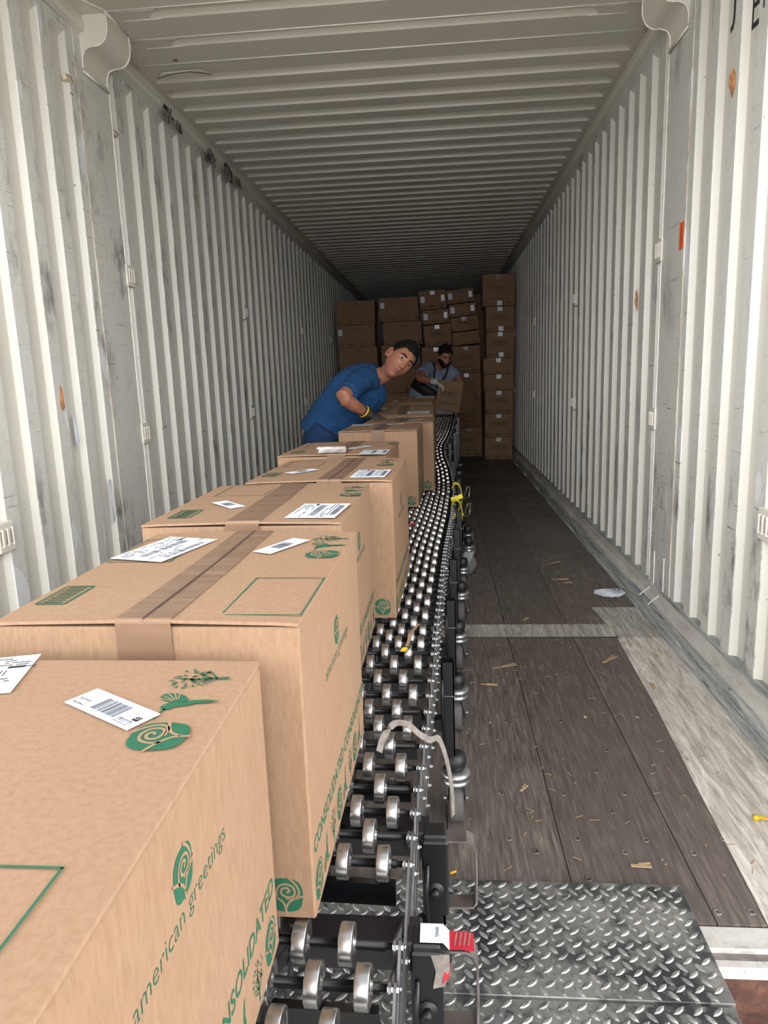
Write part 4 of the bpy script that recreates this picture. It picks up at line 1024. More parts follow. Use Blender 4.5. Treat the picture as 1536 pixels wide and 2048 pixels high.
            m4.cyl(cm @ Vector((-0.031, 0.024, r)), cm @ Vector((0.031, 0.024, r)), 0.005, 'zinc', 8)
            m4.build('caster_fork', L)
            m5 = MB(); T = cm @ Matrix.Translation((0, 0.024, r)) @ Matrix.Rotation(pi / 2, 4, 'Y')
            hw = 0.0175
            m5.lathe([(r * 0.72, -hw), (r * 0.93, -hw), (r, -hw + 0.005), (r, hw - 0.005), (r * 0.93, hw), (r * 0.72, hw)], 'grey_rubber' if big else 'rubber', T, 30)
            m5.lathe([(0.010, -hw - 0.001), (0.020, -hw - 0.001), (0.022, -hw + 0.006), (r * 0.6, -hw + 0.006), (r * 0.66, -hw - 0.0005), (r * 0.73, -hw - 0.0005), (r * 0.73, hw + 0.0005), (r * 0.66, hw + 0.0005), (r * 0.6, hw - 0.006), (0.022, hw - 0.006), (0.020, hw + 0.001), (0.010, hw + 0.001)], 'grey_fork' if big else 'black_cap', T, 24)
            if big:
                for q in range(5):
                    a_ = 2 * pi * q / 5
                    m5.box((0, 0, 0), (0.006, r * 0.5, 0.032), 'grey_fork', T @ Matrix.Rotation(a_, 4, 'Z') @ Matrix.Translation((0, r * 0.38, 0)))
            m5.build('caster_wheel', L)
        # beam across between the two legs
        mb = MB(); c_ = inv @ (p - lat * (WID / 2))
        if kind == 'handle':
            zz = p.z - 0.075
            mb.box((c_.x, c_.y, zz), (WID + 0.06, 0.050, 0.044), 'dark_channel', bev=0.003)
            for xx in (0.06, 0.14, -0.1):
                mb.box((c_.x + xx, c_.y - 0.004, zz + 0.0235), (0.034, 0.026, 0.003), 'raw_steel'); mb.box((c_.x + xx - 0.017, c_.y - 0.004, zz + 0.047), (0.003, 0.018, 0.05), 'raw_steel')
                mb.cyl((c_.x + xx, c_.y - 0.004, zz + 0.024), (c_.x + xx, c_.y - 0.004, zz + 0.031), 0.006, 'zinc', 6, smooth=False)
        else: mb.box((c_.x, c_.y, p.z - 0.16), (WID + 0.06, 0.03, 0.03), 'black_paint')
        mb.build('cross_beam', root)
    return root
rows1 = [0.42, 0.48, 0.54, 0.602, 0.663, 0.722, 0.865, 0.923, 0.982, 1.046, 1.111, 1.184, 1.25, 1.318, 1.391, 1.466, 1.549, 1.632, 1.70, 1.755, 1.80]
rows1 = [0.42, 0.48, 0.54, 0.602, 0.663, 0.722, 0.866, 0.924, 0.983, 1.046, 1.111, 1.184, 1.25, 1.318, 1.391, 1.466, 1.549, 1.62, 1.675, 1.72, 1.765]
while rows1[-1] < 2.25: rows1.append(rows1[-1] + 0.0605)
while rows1[-1] < 3.80: rows1.append(rows1[-1] + 0.0525)
conveyor('nearer expandable conveyor of steel skate wheels on caster legs, reaching to the yellow straps', rows1, [(0.80, 'handle'), (1.02, 'handle'), (1.57, ''), (2.03, ''), (2.50, ''), (3.01, ''), (3.42, ''), (3.78, 'big')], 100, 0.12, None)
rows2 = [3.90 + 0.058 * i for i in range(66)]
c2_ = conveyor('farther expandable skate-wheel conveyor snaking towards the stacked cartons', rows2, [(4.08, 'big'), (4.42, ''), (4.95, ''), (5.6, ''), (6.3, ''), (7.0, ''), (7.6, '')], 100, 0.13, None)
#@@END_CONVEYOR
#@@SMALL
# ------------------------------------------------------------------ straps, scraps and litter
def ribbon(name, pts, w, m, label, cat, side=(1, 0, 0), th=0.0012, group=None):
    mb = MB(); mb.strip(smoothline3(pts), w, m, th, side); o = mb.build(name); tag(o, label, cat, group); return o
def smoothline3(pts, k=6):
    out = []; n = len(pts)
    for i in range(n - 1):
        p0, p1, p2, p3 = [Vector(pts[min(max(j, 0), n - 1)]) for j in (i - 1, i, i + 1, i + 2)]
        for t_ in range(k):
            t = t_ / k; out.append(0.5 * ((2 * p1) + (-p0 + p2) * t + (2 * p0 - 5 * p1 + 4 * p2 - p3) * t * t + (-p0 + 3 * p1 - 3 * p2 + p3) * t ** 3))
    out.append(Vector(pts[-1])); return out
mb = MB()
mb.strip(smoothline3([(0.118, 1.125, 0.448), (0.124, 1.15, 0.462), (0.142, 1.182, 0.472), (0.166, 1.19, 0.466), (0.186, 1.19, 0.448), (0.205, 1.21, 0.425), (0.222, 1.24, 0.41), (0.236, 1.25, 0.36), (0.245, 1.25, 0.30), (0.247, 1.25, 0.24)]), 0.012, 'strap_cloth', 0.0014, (0.5, 0.9, 0.3))
for i in range(0): mb.tube([(0.222, 1.235, 0.41), (0.226 + 0.004 * i, 1.225 - 0.003 * i, 0.402 + 0.004 * (i % 3)), (0.214 + 0.002 * i, 1.22, 0.385 - 0.006 * i)], 0.0006, 'strap_cloth', 4)
tag(mb.build('cloth_strap'), 'frayed grey-white cloth strap looped over the wheels and hanging beside the first tall black post', 'strap')
ribbon('twisted_strap', [(0.145, 1.60, 0.455), (0.150, 1.63, 0.462), (0.156, 1.66, 0.470), (0.170, 1.70, 0.474)], 0.008, 'wood_chip', 'short twisted yellowish strip lying on the conveyor wheels', 'strip', (1, 0.3, 0.2))
blob_sheet('plastic_scrap', [(-0.008, -0.006), (0.0, 0.008), (0.010, 0.004), (0.006, -0.008)], Matrix.Translation((0.137, 1.60, 0.447)), 'yellow_band', 'small yellow scrap on the conveyor beside the twisted strip', 'scrap')
blob_sheet('plastic_scrap', [(-0.014, -0.012), (-0.004, 0.012), (0.014, 0.010), (0.010, -0.012)], Matrix.Translation((0.100, 3.03, 0.455)), 'red_paper', 'small red scrap on the conveyor beside the sixth carton', 'scrap')
# torn sticker draped over the nearest handle
mb = MB(); sp0 = frame_at(0.80); hx = sp0[0].x + 0.036; hz = sp0[0].z - 0.062 + 0.012
pts = [(hx + 0.030 * 0 - 0.008, 0.80, hz), (hx + 0.022, 0.80, hz), (hx + 0.03, 0.80, hz - 0.010), (hx + 0.045, 0.80, hz - 0.0095), (hx + 0.062, 0.80, hz - 0.012)]
mb.strip(pts[:3], 0.032, 'label_white', 0.0006, (0, 1, 0)); mb.strip(pts[2:], 0.030, 'red_paper', 0.0007, (0, 1, 0))
mb.add([(hx + 0.006, 0.7762, hz - 0.012), (hx + 0.030, 0.7762, hz - 0.010), (hx + 0.030, 0.775, hz - 0.03), (hx + 0.024, 0.773, hz - 0.055), (hx + 0.008, 0.772, hz - 0.058), (hx + 0.012, 0.775, hz - 0.035)], [(0, 1, 2, 3, 4, 5)], 'strap_cloth')
mb.add([(hx + 0.024, 0.7755, hz - 0.028), (hx + 0.031, 0.776, hz - 0.022), (hx + 0.030, 0.774, hz - 0.04), (hx + 0.020, 0.772, hz - 0.052)], [(0, 1, 2, 3)], 'red_paper')
for i in range(4): mb.add([(hx + 0.036 + 0.006 * i, 0.79, hz - 0.0085), (hx + 0.038 + 0.006 * i, 0.79, hz - 0.0085), (hx + 0.041 + 0.006 * i, 0.812, hz - 0.0083), (hx + 0.039 + 0.006 * i, 0.812, hz - 0.0083)], [(0, 1, 2, 3)], 'strap_cloth')
v_, f_ = text2d('EPAIG'); mb.add([(hx + 0.012 + b * 0.016, 0.801 - a * 0.016, hz + 0.0008) for a, b in v_], f_, 'label_black')
tag(mb.build('torn_sticker'), 'torn white and red sticker draped over the nearest steel handle', 'sticker')
# yellow straps with buckles hanging at the joint of the two conveyors
def yellow(y, x, z, lab):
    mb = MB()
    mb.strip(smoothline3([(x - 0.035, y - 0.02, z + 0.03), (x - 0.02, y - 0.03, z + 0.055), (x + 0.005, y - 0.03, z + 0.045), (x + 0.018, y - 0.03, z + 0.0), (x + 0.015, y - 0.03, z - 0.05), (x + 0.0, y - 0.03, z - 0.085), (x - 0.01, y - 0.03, z - 0.10)]), 0.028, 'yellow_strap', 0.002, (0, 1, 0.2))
    mb.strip(smoothline3([(x - 0.04, y - 0.04, z - 0.03), (x - 0.005, y - 0.045, z - 0.02), (x + 0.02, y - 0.04, z - 0.01)]), 0.022, 'yellow_strap', 0.002, (0, 0.3, 1))
    for dz in (0.0,):
        pts = [(x + 0.025, y - 0.035, z - 0.03), (x + 0.055, y - 0.04, z - 0.018), (x + 0.060, y - 0.04, z + 0.042), (x + 0.045, y - 0.035, z + 0.034), (x + 0.025, y - 0.035, z - 0.03)]
        mb.tube(pts, 0.0035, 'raw_steel', 6)
    tag(mb.build('ratchet_strap'), lab, 'strap', 'yellow ratchet straps on the conveyor')
yellow(3.72, 0.322, 0.475, 'upper yellow strap with steel buckle, where the conveyor is joined')
yellow(3.55, 0.318, 0.415, 'lower yellow strap with steel buckle, just above the big grey casters')
# stop plate and stretch film at the far end of the conveyor
mb = MB(); mb.box((0.17, 7.745, 0.705), (0.40, 0.010, 0.075), 'black_paint', bev=0.002); mb.box((0.17, 7.755, 0.672), (0.40, 0.03, 0.01), 'black_paint'); mb.build('stop_plate', None)
bpy.data.objects['stop_plate'].parent = c2_; bpy.data.objects['stop_plate'].location = -c2_.location
mb = MB(); mb.strip(smoothline3([(0.28, 7.64, 0.69), (0.31, 7.62, 0.72), (0.37, 7.62, 0.71), (0.405, 7.62, 0.66), (0.385, 7.62, 0.61)]), 0.05, 'clear_tape', 0.001, (0.2, 1, 0))
tag(mb.build('plastic_film'), 'wad of clear plastic film at the far right end of the conveyor', 'plastic film')
# litter on the floor
blob_sheet('paper_scrap', [(-0.075, 0.0), (-0.06, 0.05), (-0.01, 0.075), (0.07, 0.06), (0.085, 0.0), (0.03, -0.06), (-0.04, -0.055)], Matrix.Translation((1.055, 3.42, 0.003)), 'label_white', 'white torn paper with a number on the floor by the right wall', 'paper', 0.001, 0.010)
mb = MB(); v_, f_ = text2d('5'); mb.add([(1.078 + b * 0.03, 3.43 - a * 0.03, 0.0165) for a, b in v_], f_, 'black_mark'); num_ = mb.build('printed_number', bpy.data.objects['paper_scrap'], False)
GW = 'wood splinters on the floor'
chips = [(0.875, 3.996, 0.10, 0.006, 0.5, 'pale wood splinter farthest down the floor'), (0.854, 3.662, 0.09, 0.007, -0.1, 'pale forked splinter left of the white paper'), (0.885, 3.60, 0.05, 0.010, 0.1, 'short wide splinter just left of the white paper'),
         (0.865, 2.585, 0.09, 0.012, 0.75, 'long bright splinter beyond the pale cross strip, on dark wood'), (0.60, 3.04, 0.05, 0.008, 0.9, 'tiny splinter at the cross strip'), (0.46, 2.52, 0.10, 0.007, 0.35, 'thin splinter on dark wood near the conveyor casters'),
         (0.665, 1.425, 0.045, 0.010, -0.05, 'small splinter beside the edge of the diamond plate'), (0.44, 1.72, 0.035, 0.008, 0.9, 'small pale splinter near the first caster'), (0.96, 2.35, 0.05, 0.010, 1.4, 'orange splinter on the pale border strip'), (0.39, 2.36, 0.06, 0.006, -0.2, 'tiny thin splinter beside the third caster')]
for x, y, L_, w2, a_, lab in chips:
    mb = MB(); mb.box((0, 0, 0.0025), (L_, w2, 0.003), 'wood_chip', Matrix.Translation((x, y, 0.001)) @ Matrix.Rotation(a_, 4, 'Z'), bev=0.0008)
    mb.box((L_ * 0.2, w2 * 0.5, 0.005), (L_ * 0.6, w2 * 0.4, 0.002), 'wood_chip', Matrix.Translation((x, y, 0.001)) @ Matrix.Rotation(a_ + 0.15, 4, 'Z'))
    tag(mb.build('wood_splinter'), lab, 'splinter', GW)
mb = MB(); rr = random.Random(5)
for i in range(170):
    x = rr.uniform(0.27, 1.05); y = rr.uniform(1.4, 5.0); L_ = rr.uniform(0.006, 0.028); a_ = rr.uniform(0, pi)
    mb.box((0, 0, 0), (L_, rr.uniform(0.001, 0.003), 0.001), 'wood_chip', Matrix.Translation((x, y, 0.0035)) @ Matrix.Rotation(a_, 4, 'Z'))
o = mb.build('sawdust', None, False); tag(o, 'fine pale wood fibres scattered over the dark floor', 'debris'); o['kind'] = 'stuff'
mb = MB(); mb.strip(smoothline3([(0.985, 1.60, 0.012), (1.01, 1.597, 0.010), (1.05, 1.585, 0.007), (1.10, 1.57, 0.006)]), 0.010, 'yellow_band', 0.002, (0, 1, 0)); mb.cyl((0.985, 1.594, 0.010), (0.985, 1.606, 0.010), 0.006, 'yellow_band', 8)
tag(mb.build('plastic_strap'), 'bright yellow strip end on the pale border strip at the right edge', 'strap')
mb = MB(); mb.strip([(0.24, 1.385, 0.004), (0.252, 1.392, 0.005)], 0.005, 'yellow_band', 0.002, (0, 1, 0)); tag(mb.build('plastic_scrap'), 'tiny yellow scrap at the far edge of the diamond plate', 'scrap')
#@@END_SMALL
#@@PEOPLE
# ------------------------------------------------------------------ people
def fuse(mb, name, voxel, smooth=2, parent=None, m=None, paint=None, disp=0.0, dscale=8):
    """join overlapping lofts into one continuous skin"""
    o = mb.build('tmp', None); md = o.modifiers.new('r', 'REMESH'); md.mode = 'VOXEL'; md.voxel_size = voxel; md.use_smooth_shade = True
    if smooth: sm = o.modifiers.new('s', 'SMOOTH'); sm.iterations = smooth; sm.factor = 0.5
    dg = bpy.context.evaluated_depsgraph_get(); dg.update()
    me = bpy.data.meshes.new_from_object(o.evaluated_get(dg)); old = o.data
    bpy.data.objects.remove(o); bpy.data.meshes.remove(old)
    me.name = name; me.materials.clear(); me.materials.append(M[m])
    if disp:
        for v in me.vertices:
            n_ = noise.noise(v.co * dscale) + 0.5 * noise.noise(v.co * dscale * 2.3)
            v.co += v.normal * disp * n_
    if paint: paint(me)
    me.polygons.foreach_set('use_smooth', [True] * len(me.polygons)); me.update()
    r = bpy.data.objects.new(name, me); COL.objects.link(r)
    if parent: r.parent = parent
    return r
def ico(n=5):
    import bmesh
    bm = bmesh.new(); bmesh.ops.create_icosphere(bm, subdivisions=n, radius=1); vs = [v.co.copy() for v in bm.verts]; fs = [tuple(v.index for v in f.verts) for f in bm.faces]; bm.free(); return vs, fs
IV, IF_ = ico(6)
HPC = {}
def HP(i, hair=0):
    if (i, hair) not in HPC: HPC[(i, hair)] = head_pt(IV[i], hair)
    return HPC[(i, hair)]
def g(x, s_): return math.exp(-(x / s_) ** 2)
def head_pt(p, hair=0.0):
    x, y, z = p
    X, Y, Z = x * 0.076, y * 0.096, z * 0.120
    if z < 0:
        q = -z; X *= 1 - 0.30 * q ** 1.6
        if y < 0: Y *= 1 - 0.55 * q ** 1.2
        else: Y *= 1 - 0.10 * q ** 2
    if y > 0.3: Y = Y * (1 - 0.06 * (y - 0.3)); 
    f_ = max(0.0, min(1.0, (y - 0.1) / 0.4)) if hair == 0 else 0
    if f_ > 0:
        d = 0
        for s_ in (-1, 1):
            d -= 0.0105 * g(X - s_ * 0.032, 0.017) * g(Z - 0.008, 0.0115)
            d += 0.0055 * g(X - s_ * 0.030, 0.021) * g(Z - 0.030, 0.008)
            d += 0.0045 * g(X - s_ * 0.047, 0.018) * g(Z + 0.022, 0.018)
            d += 0.0105 * g(X - s_ * 0.0125, 0.0065) * g(Z + 0.036, 0.0075)
            d -= 0.003 * g(X - s_ * 0.03, 0.012) * g(Z + 0.055, 0.02)
        zt = (0.018 - Z) / 0.056
        if -0.1 < zt < 1.25:
            prof = 0.005 + 0.023 * max(0, min(1, zt)) ** 1.2
            if zt > 1: prof *= max(0, 1 - (zt - 1) * 6)
            if zt < 0: prof *= max(0, 1 + zt * 10)
            d += prof * g(X, 0.0085 + 0.003 * max(0, zt))
        d += 0.0065 * g(X, 0.023) * g(Z + 0.058, 0.0062) + 0.0070 * g(X, 0.020) * g(Z + 0.072, 0.0065) - 0.0060 * g(X, 0.024) * g(Z + 0.0648, 0.0024)
        d += 0.009 * g(X, 0.024) * g(Z + 0.104, 0.016) - 0.0025 * g(X, 0.03) * g(Z + 0.086, 0.006)
        Y += d * f_
    return Vector((X, Y, Z))
def head(T, person, hairm, beard=False, body=None):
    body.add([T @ HP(i) for i in range(len(IV))], IF_, 'skin')
    for s_ in (-1, 1):
        # ears: rim, lobe and bowl
        e = [(s_ * (0.077 + 0.010 * sin(t) * 0), -0.012 + 0.018 * sin(t) * 1.0, -0.004 + 0.031 * cos(t)) for t in [2 * pi * i / 12 for i in range(12)]]
        for i in range(12):
            a, b = Vector(e[i]), Vector(e[(i + 1) % 12]); out = 0.008 if a.y < -0.01 else 0.002
            body.cyl(T @ (a + Vector((s_ * out, 0, 0))), T @ (b + Vector((s_ * (0.008 if b.y < -0.01 else 0.002), 0, 0))), 0.0050, 'skin', 6)
        i3 = ico(3); body.add([T @ Vector((s_ * 0.076 + v.x * 0.008, -0.010 + v.y * 0.017, -0.005 + v.z * 0.028)) for v in i3[0]], i3[1], 'skin')
    # eyes and brows
    for s_ in (-1, 1):
        mb = MB(); c = Vector((s_ * 0.031, 0.0682, 0.0055)); R = 0.0125
        mb.add([T @ (c + v * R) for v in ico(3)[0]], ico(3)[1], 'eye_white', None, True)
        gz = Vector((0.12, 1, 0.02)).normalized(); q = gz.to_track_quat('Z', 'Y').to_matrix().to_4x4()
        mb.lathe([(0.0066, 0.0108), (0.0060, 0.0122), (0.003, 0.0130), (0.001, 0.0132)], 'iris', T @ Matrix.Translation(c) @ q, 14)
        mb.build('eye', person)
        mb = MB(); pts = [head_surf(s_ * x, z) for x, z in ((0.012, 0.025), (0.022, 0.0285), (0.034, 0.030), (0.044, 0.0275), (0.051, 0.022))]
        mb.loft([T @ (p + Vector((0, 0.0008, 0))) for p in pts], [(0.0030, 0.0025), (0.0050, 0.0035), (0.0052, 0.0035), (0.0042, 0.003), (0.0016, 0.0016)], hairm, 8)
        mb.build('eyebrow', person)
    # upper eyelids
    # hair shell
    def shell(name, keep, off, nz, m_):
        vs = []; idx = {}
        for i, v in enumerate(IV):
            P = HP(i, 1); k_ = keep(v, P)
            n_ = (P.normalized()); o_ = off(v, P) * max(0.0, min(1.0, k_)) 
            vs.append(P + n_ * (o_ + nz * noise.noise(Vector((v.x * 14, v.y * 5, v.z * 10)))))
        kp = [keep(IV[j], HP(j, 1)) > 0 for j in range(len(IV))]; F = [f for f in IF_ if all(kp[j] for j in f)]
        used = sorted({j for f in F for j in f}); mp = {j: i for i, j in enumerate(used)}
        outer = [T @ vs[j] for j in used]; inner = [T @ (HP(j, 1) * 0.985) for j in used]; n = len(used)
        mb = MB(); mb.add(outer + inner, [tuple(mp[j] for j in f) for f in F] + [tuple(n + mp[j] for j in f)[::-1] for f in F], m_, None, True)
        # rim
        cnt = {}
        for f in F:
            for a, b in zip(f, f[1:] + f[:1]): cnt[(a, b)] = 1
        rim = [(a, b) for a, b in cnt if (b, a) not in cnt]
        mb.add(outer + inner, [(mp[a], mp[b], n + mp[b], n + mp[a]) for a, b in rim], m_, None, True)
        return mb.build(name, person)
    def keep(v, P):
        X, Y, Z = P
        if Y > 0.02:
            line = 0.066 + 0.006 * noise.noise(Vector((X * 60, 1, 0))) - 0.25 * max(0, abs(X) - 0.045)
            if Y < 0.055: line = 0.010 + (line - 0.010) * (Y - 0.02) / 0.035
        elif Y > -0.03: line = 0.008 if Y > 0.008 else 0.028
        else: line = 0.02 - 0.09 * min(1, (-0.03 - Y) / 0.03)
        return (Z - line) / 0.012
    shell('hair', keep, lambda v, P: 0.007 + 0.017 * max(0, v.z) ** 1.3, 0.004, hairm)
    if beard:
        def kb(v, P):
            X, Y, Z = P
            if Y < 0.005 or Z > -0.012: return -1
            if abs(X) < 0.03 and Z > -0.046: return -1
            if abs(X) < 0.019 and -0.076 < Z < -0.054: return -1
            if abs(X) < 0.05 and Z > -0.030 - 0.0: return -1 if Y > 0.045 else 1
            return 1
        vs = []
        kp = [kb(IV[j], HP(j)) > 0 for j in range(len(IV))]; F = [f for f in IF_ if all(kp[j] for j in f)]
        used = sorted({j for f in F for j in f}); mp = {j: i for i, j in enumerate(used)}; n = len(used)
        outer = [T @ (HP(j) + HP(j).normalized() * (0.0045 + 0.002 * noise.noise(IV[j] * 20))) for j in used]; inner = [T @ (HP(j) * 0.985) for j in used]
        mb = MB(); mb.add(outer + inner, [tuple(mp[j] for j in f) for f in F] + [tuple(n + mp[j] for j in f)[::-1] for f in F], hairm, None, True)
        cnt = {(a, b) for f in F for a, b in zip(f, f[1:] + f[:1])}
        mb.add(outer + inner, [(mp[a], mp[b], n + mp[b], n + mp[a]) for a, b in cnt if (b, a) not in cnt], hairm)
        mb.build('beard', person)
def head_surf(X, Z):
    """point of the face surface at local x, z"""
    best = min((i for i in range(len(IV)) if IV[i].y > 0), key=lambda i: (HP(i).x - X) ** 2 + (HP(i).z - Z) ** 2)
    return HP(best).copy()
def lip_paint(T):
    Ti = T.inverted()
    def f(me):
        me.materials.append(M['lip'])
        for p in me.polygons:
            q = Ti @ p.center
            if q.y > 0.07 and abs(q.x) < 0.024 and -0.0795 < q.z < -0.0525:
                lim = 0.0075 * (1 - (q.x / 0.025) ** 2)
                if abs(q.z + 0.0655) < lim + 0.003: p.material_index = 1
    return f
def face_matrix(pos, fwd, up):
    f_ = Vector(fwd).normalized(); u = Vector(up); u = (u - f_ * u.dot(f_)).normalized(); r = f_.cross(u)
    return Matrix(((r.x, f_.x, u.x, pos[0]), (r.y, f_.y, u.y, pos[1]), (r.z, f_.z, u.z, pos[2]), (0, 0, 0, 1)))
def hand(mb, wrist, d, palm_n, m, curl=0.25, side=1, spread=0.10, r=1.0):
    """palm and five bent fingers; d = direction to fingertips, palm_n = out of the palm, side=+1 thumb towards d x palm_n"""
    w = Vector(wrist); d = Vector(d).normalized(); n_ = Vector(palm_n); n_ = (n_ - d * n_.dot(d)).normalized(); t = d.cross(n_) * side
    R = 0.5
    mb.loft([w - d * 0.02, w + d * 0.01, w + d * 0.045, w + d * 0.082, w + d * 0.094], [(0.020, 0.027), (0.019, 0.030), (0.0155, 0.040), (0.0135, 0.042), (0.009, 0.038)], m, 16, up=n_)
    for k_, (o_, L, rr_) in enumerate(((0.031, 0.070, 0.0092), (0.0105, 0.078, 0.0095), (-0.0105, 0.073, 0.0092), (-0.030, 0.058, 0.0082))):
        b = w + d * (0.082 - 0.006 * abs(k_ - 1)) + t * o_; dd = (d + t * o_ * spread * 12).normalized(); pts = [b - dd * 0.015]; a = 0
        p = b
        pts.append(p)
        for s_, f_ in ((0.44, curl), (0.31, curl * 1.3), (0.25, curl)):
            a += f_; p = p + (dd * cos(a) + n_ * sin(a)) * L * s_; pts.append(p)
        mb.loft(pts, [(rr_, rr_), (rr_ * r, rr_ * r), (rr_ * 0.97 * r, rr_ * 0.97 * r), (rr_ * 0.9 * r, rr_ * 0.9 * r), (rr_ * 0.6, rr_ * 0.6)], m, 10)
    b = w + d * 0.022 + t * 0.026; td = (d * 0.72 + t * 0.66 + n_ * 0.2).normalized(); p2 = b + td * 0.036; td2 = (d * 0.9 + t * 0.25 + n_ * 0.3).normalized(); p3 = p2 + td2 * 0.026; p4 = p3 + (td2 + n_ * 0.2).normalized() * 0.018
    mb.loft([b - td * 0.016, b, p2, p3, p4], [(0.012, 0.012), (0.0125, 0.0125), (0.0105, 0.0105), (0.0095, 0.0095), (0.006, 0.006)], m, 10)

# --- man in blue, bending over the cartons and looking at the camera
P1 = empty('person', (-0.50, 4.60, 0)); tag(P1, 'man in blue t-shirt and trousers leaning over a carton, black glove, looking at the camera', 'person')
Tinv = Matrix.Translation(-Vector(P1.location))
hT = face_matrix((-0.012, 4.42, 1.192), (0.42, -0.90, -0.16), (0.68, 0.20, 0.72)) @ Matrix.Scale(1.05, 4)
body = MB()
head(Tinv @ hT, P1, 'hair_black', body=body)
q = lambda *p: Tinv @ Vector(p)
hb = hT @ Vector((0, -0.025, -0.055))
neckb = Vector((-0.20, 4.52, 1.085))
body.loft([Tinv @ (hT @ Vector((0, -0.022, -0.02))), Tinv @ hb, q(-0.105, 4.475, 1.115), Tinv @ neckb, q(-0.26, 4.54, 1.04)], [(0.044, 0.050), (0.047, 0.052), (0.050, 0.054), (0.062, 0.064), (0.07, 0.07)], 'skin', 18)
sh1, el1, wr1 = (-0.262, 4.365, 1.082), (-0.345, 4.185, 0.992), (-0.222, 4.290, 0.887)
body.loft([q(*sh1), q(-0.30, 4.27, 1.03), q(*el1), q(-0.328, 4.185, 0.972), q(-0.285, 4.225, 0.935), q(-0.245, 4.268, 0.905), q(*wr1)], [(0.050, 0.050), (0.047, 0.047), (0.043, 0.043), (0.043, 0.044), (0.041, 0.042), (0.031, 0.034), (0.026, 0.030)], 'skin', 16)
# far arm braced on the cartons, bare below the sleeve
body.loft([q(-0.24, 4.66, 1.02), q(-0.29, 4.74, 0.92), q(-0.31, 4.80, 0.86), q(-0.33, 4.84, 0.79)], [(0.05, 0.05), (0.046, 0.046), (0.04, 0.04), (0.032, 0.032)], 'skin', 14)
# legs inside the trousers keep the body whole
body.loft([q(-0.27, 4.54, 1.00), q(-0.38, 4.56, 0.88), q(-0.52, 4.60, 0.75)], [(0.06, 0.10), (0.06, 0.10), (0.08, 0.10)], 'skin', 16)
for s_ in (-1, 1): body.loft([q(-0.52, 4.60 + s_ * 0.08, 0.78), q(-0.47, 4.60 + s_ * 0.12, 0.45), q(-0.52, 4.61 + s_ * 0.13, 0.08)], [(0.07, 0.07), (0.05, 0.05), (0.035, 0.035)], 'skin', 12)
fuse(body, 'body', 0.0040, 2, P1, 'skin', lip_paint(Tinv @ hT))
sh = MB()
sh.loft([q(-0.160, 4.49, 1.120), q(-0.195, 4.515, 1.103), q(-0.245, 4.535, 1.055), q(-0.33, 4.55, 0.965), q(-0.42, 4.57, 0.865), q(-0.50, 4.59, 0.775), q(-0.545, 4.60, 0.715)],
        [(0.068, 0.072), (0.090, 0.120), (0.125, 0.185), (0.140, 0.195), (0.130, 0.185), (0.125, 0.18), (0.130, 0.185)], 'blue_shirt', 28, up=(0.6, 0, 0.8))
sh.loft([q(-0.215, 4.49, 1.085), q(-0.245, 4.40, 1.085), q(-0.272, 4.335, 1.060), q(-0.305, 4.262, 1.028), q(-0.325, 4.225, 1.010)], [(0.085, 0.085), (0.080, 0.080), (0.074, 0.074), (0.070, 0.070), (0.071, 0.071)], 'blue_shirt', 22)
sh.loft([q(-0.22, 4.58, 1.06), q(-0.235, 4.66, 1.03), q(-0.25, 4.70, 0.98), q(-0.262, 4.735, 0.945)], [(0.09, 0.09), (0.078, 0.078), (0.07, 0.07), (0.068, 0.068)], 'blue_shirt', 20)
fuse(sh, 'shirt', 0.0075, 3, P1, 'blue_shirt', None, 0.010, 9)
mb = MB(); mb.loft([q(-0.148, 4.487, 1.128), q(-0.156, 4.49, 1.122)], [(0.070, 0.073), (0.073, 0.076)], 'blue_shirt', 26, up=(0.6, 0, 0.8)); mb.build('collar', P1)
tr = MB()
tr.loft([q(-0.49, 4.59, 0.79), q(-0.55, 4.60, 0.70), q(-0.575, 4.60, 0.60)], [(0.128, 0.182), (0.135, 0.18), (0.12, 0.16)], 'blue_trousers', 24, up=(1, 0, 0.3))
for s_ in (-1, 1): tr.loft([q(-0.565, 4.60 + s_ * 0.08, 0.66), q(-0.53, 4.60 + s_ * 0.10, 0.50), q(-0.50, 4.60 + s_ * 0.12, 0.40), q(-0.53, 4.61 + s_ * 0.13, 0.20), q(-0.55, 4.61 + s_ * 0.13, 0.07)], [(0.10, 0.09), (0.088, 0.085), (0.078, 0.078), (0.07, 0.07), (0.072, 0.07)], 'blue_trousers', 18)
fuse(tr, 'trousers', 0.010, 3, P1, 'blue_trousers', None, 0.010, 8)
for s_ in (-1, 1):
    mb = MB(); mb.loft([q(-0.60, 4.61 + s_ * 0.13, 0.045), q(-0.55, 4.61 + s_ * 0.13, 0.055), q(-0.45, 4.60 + s_ * 0.135, 0.042), q(-0.37, 4.60 + s_ * 0.14, 0.030)], [(0.042, 0.034), (0.052, 0.045), (0.040, 0.045), (0.024, 0.034)], 'boot', 14, up=(0, 0, 1)); mb.build('shoe', P1)
gl = MB(); hand(gl, Tinv @ Vector((-0.208, 4.300, 0.876)), Vector((0.93, 0.10, -0.30)), Vector((-0.25, 0, -0.95)), 'dark_glove', 0.05, side=-1, r=1.08)
gl.loft([q(-0.240, 4.272, 0.902), q(-0.218, 4.292, 0.884), q(-0.195, 4.303, 0.872)], [(0.036, 0.038), (0.034, 0.037), (0.028, 0.036)], 'dark_glove', 16)
fuse(gl, 'glove', 0.0026, 2, P1, 'dark_glove')
mb = MB(); mb.loft([q(-0.2330, 4.279, 0.8965), q(-0.2260, 4.2855, 0.8905)], [(0.0385, 0.0405), (0.0382, 0.0402)], 'yellow_band', 18); mb.build('wrist_band', P1)
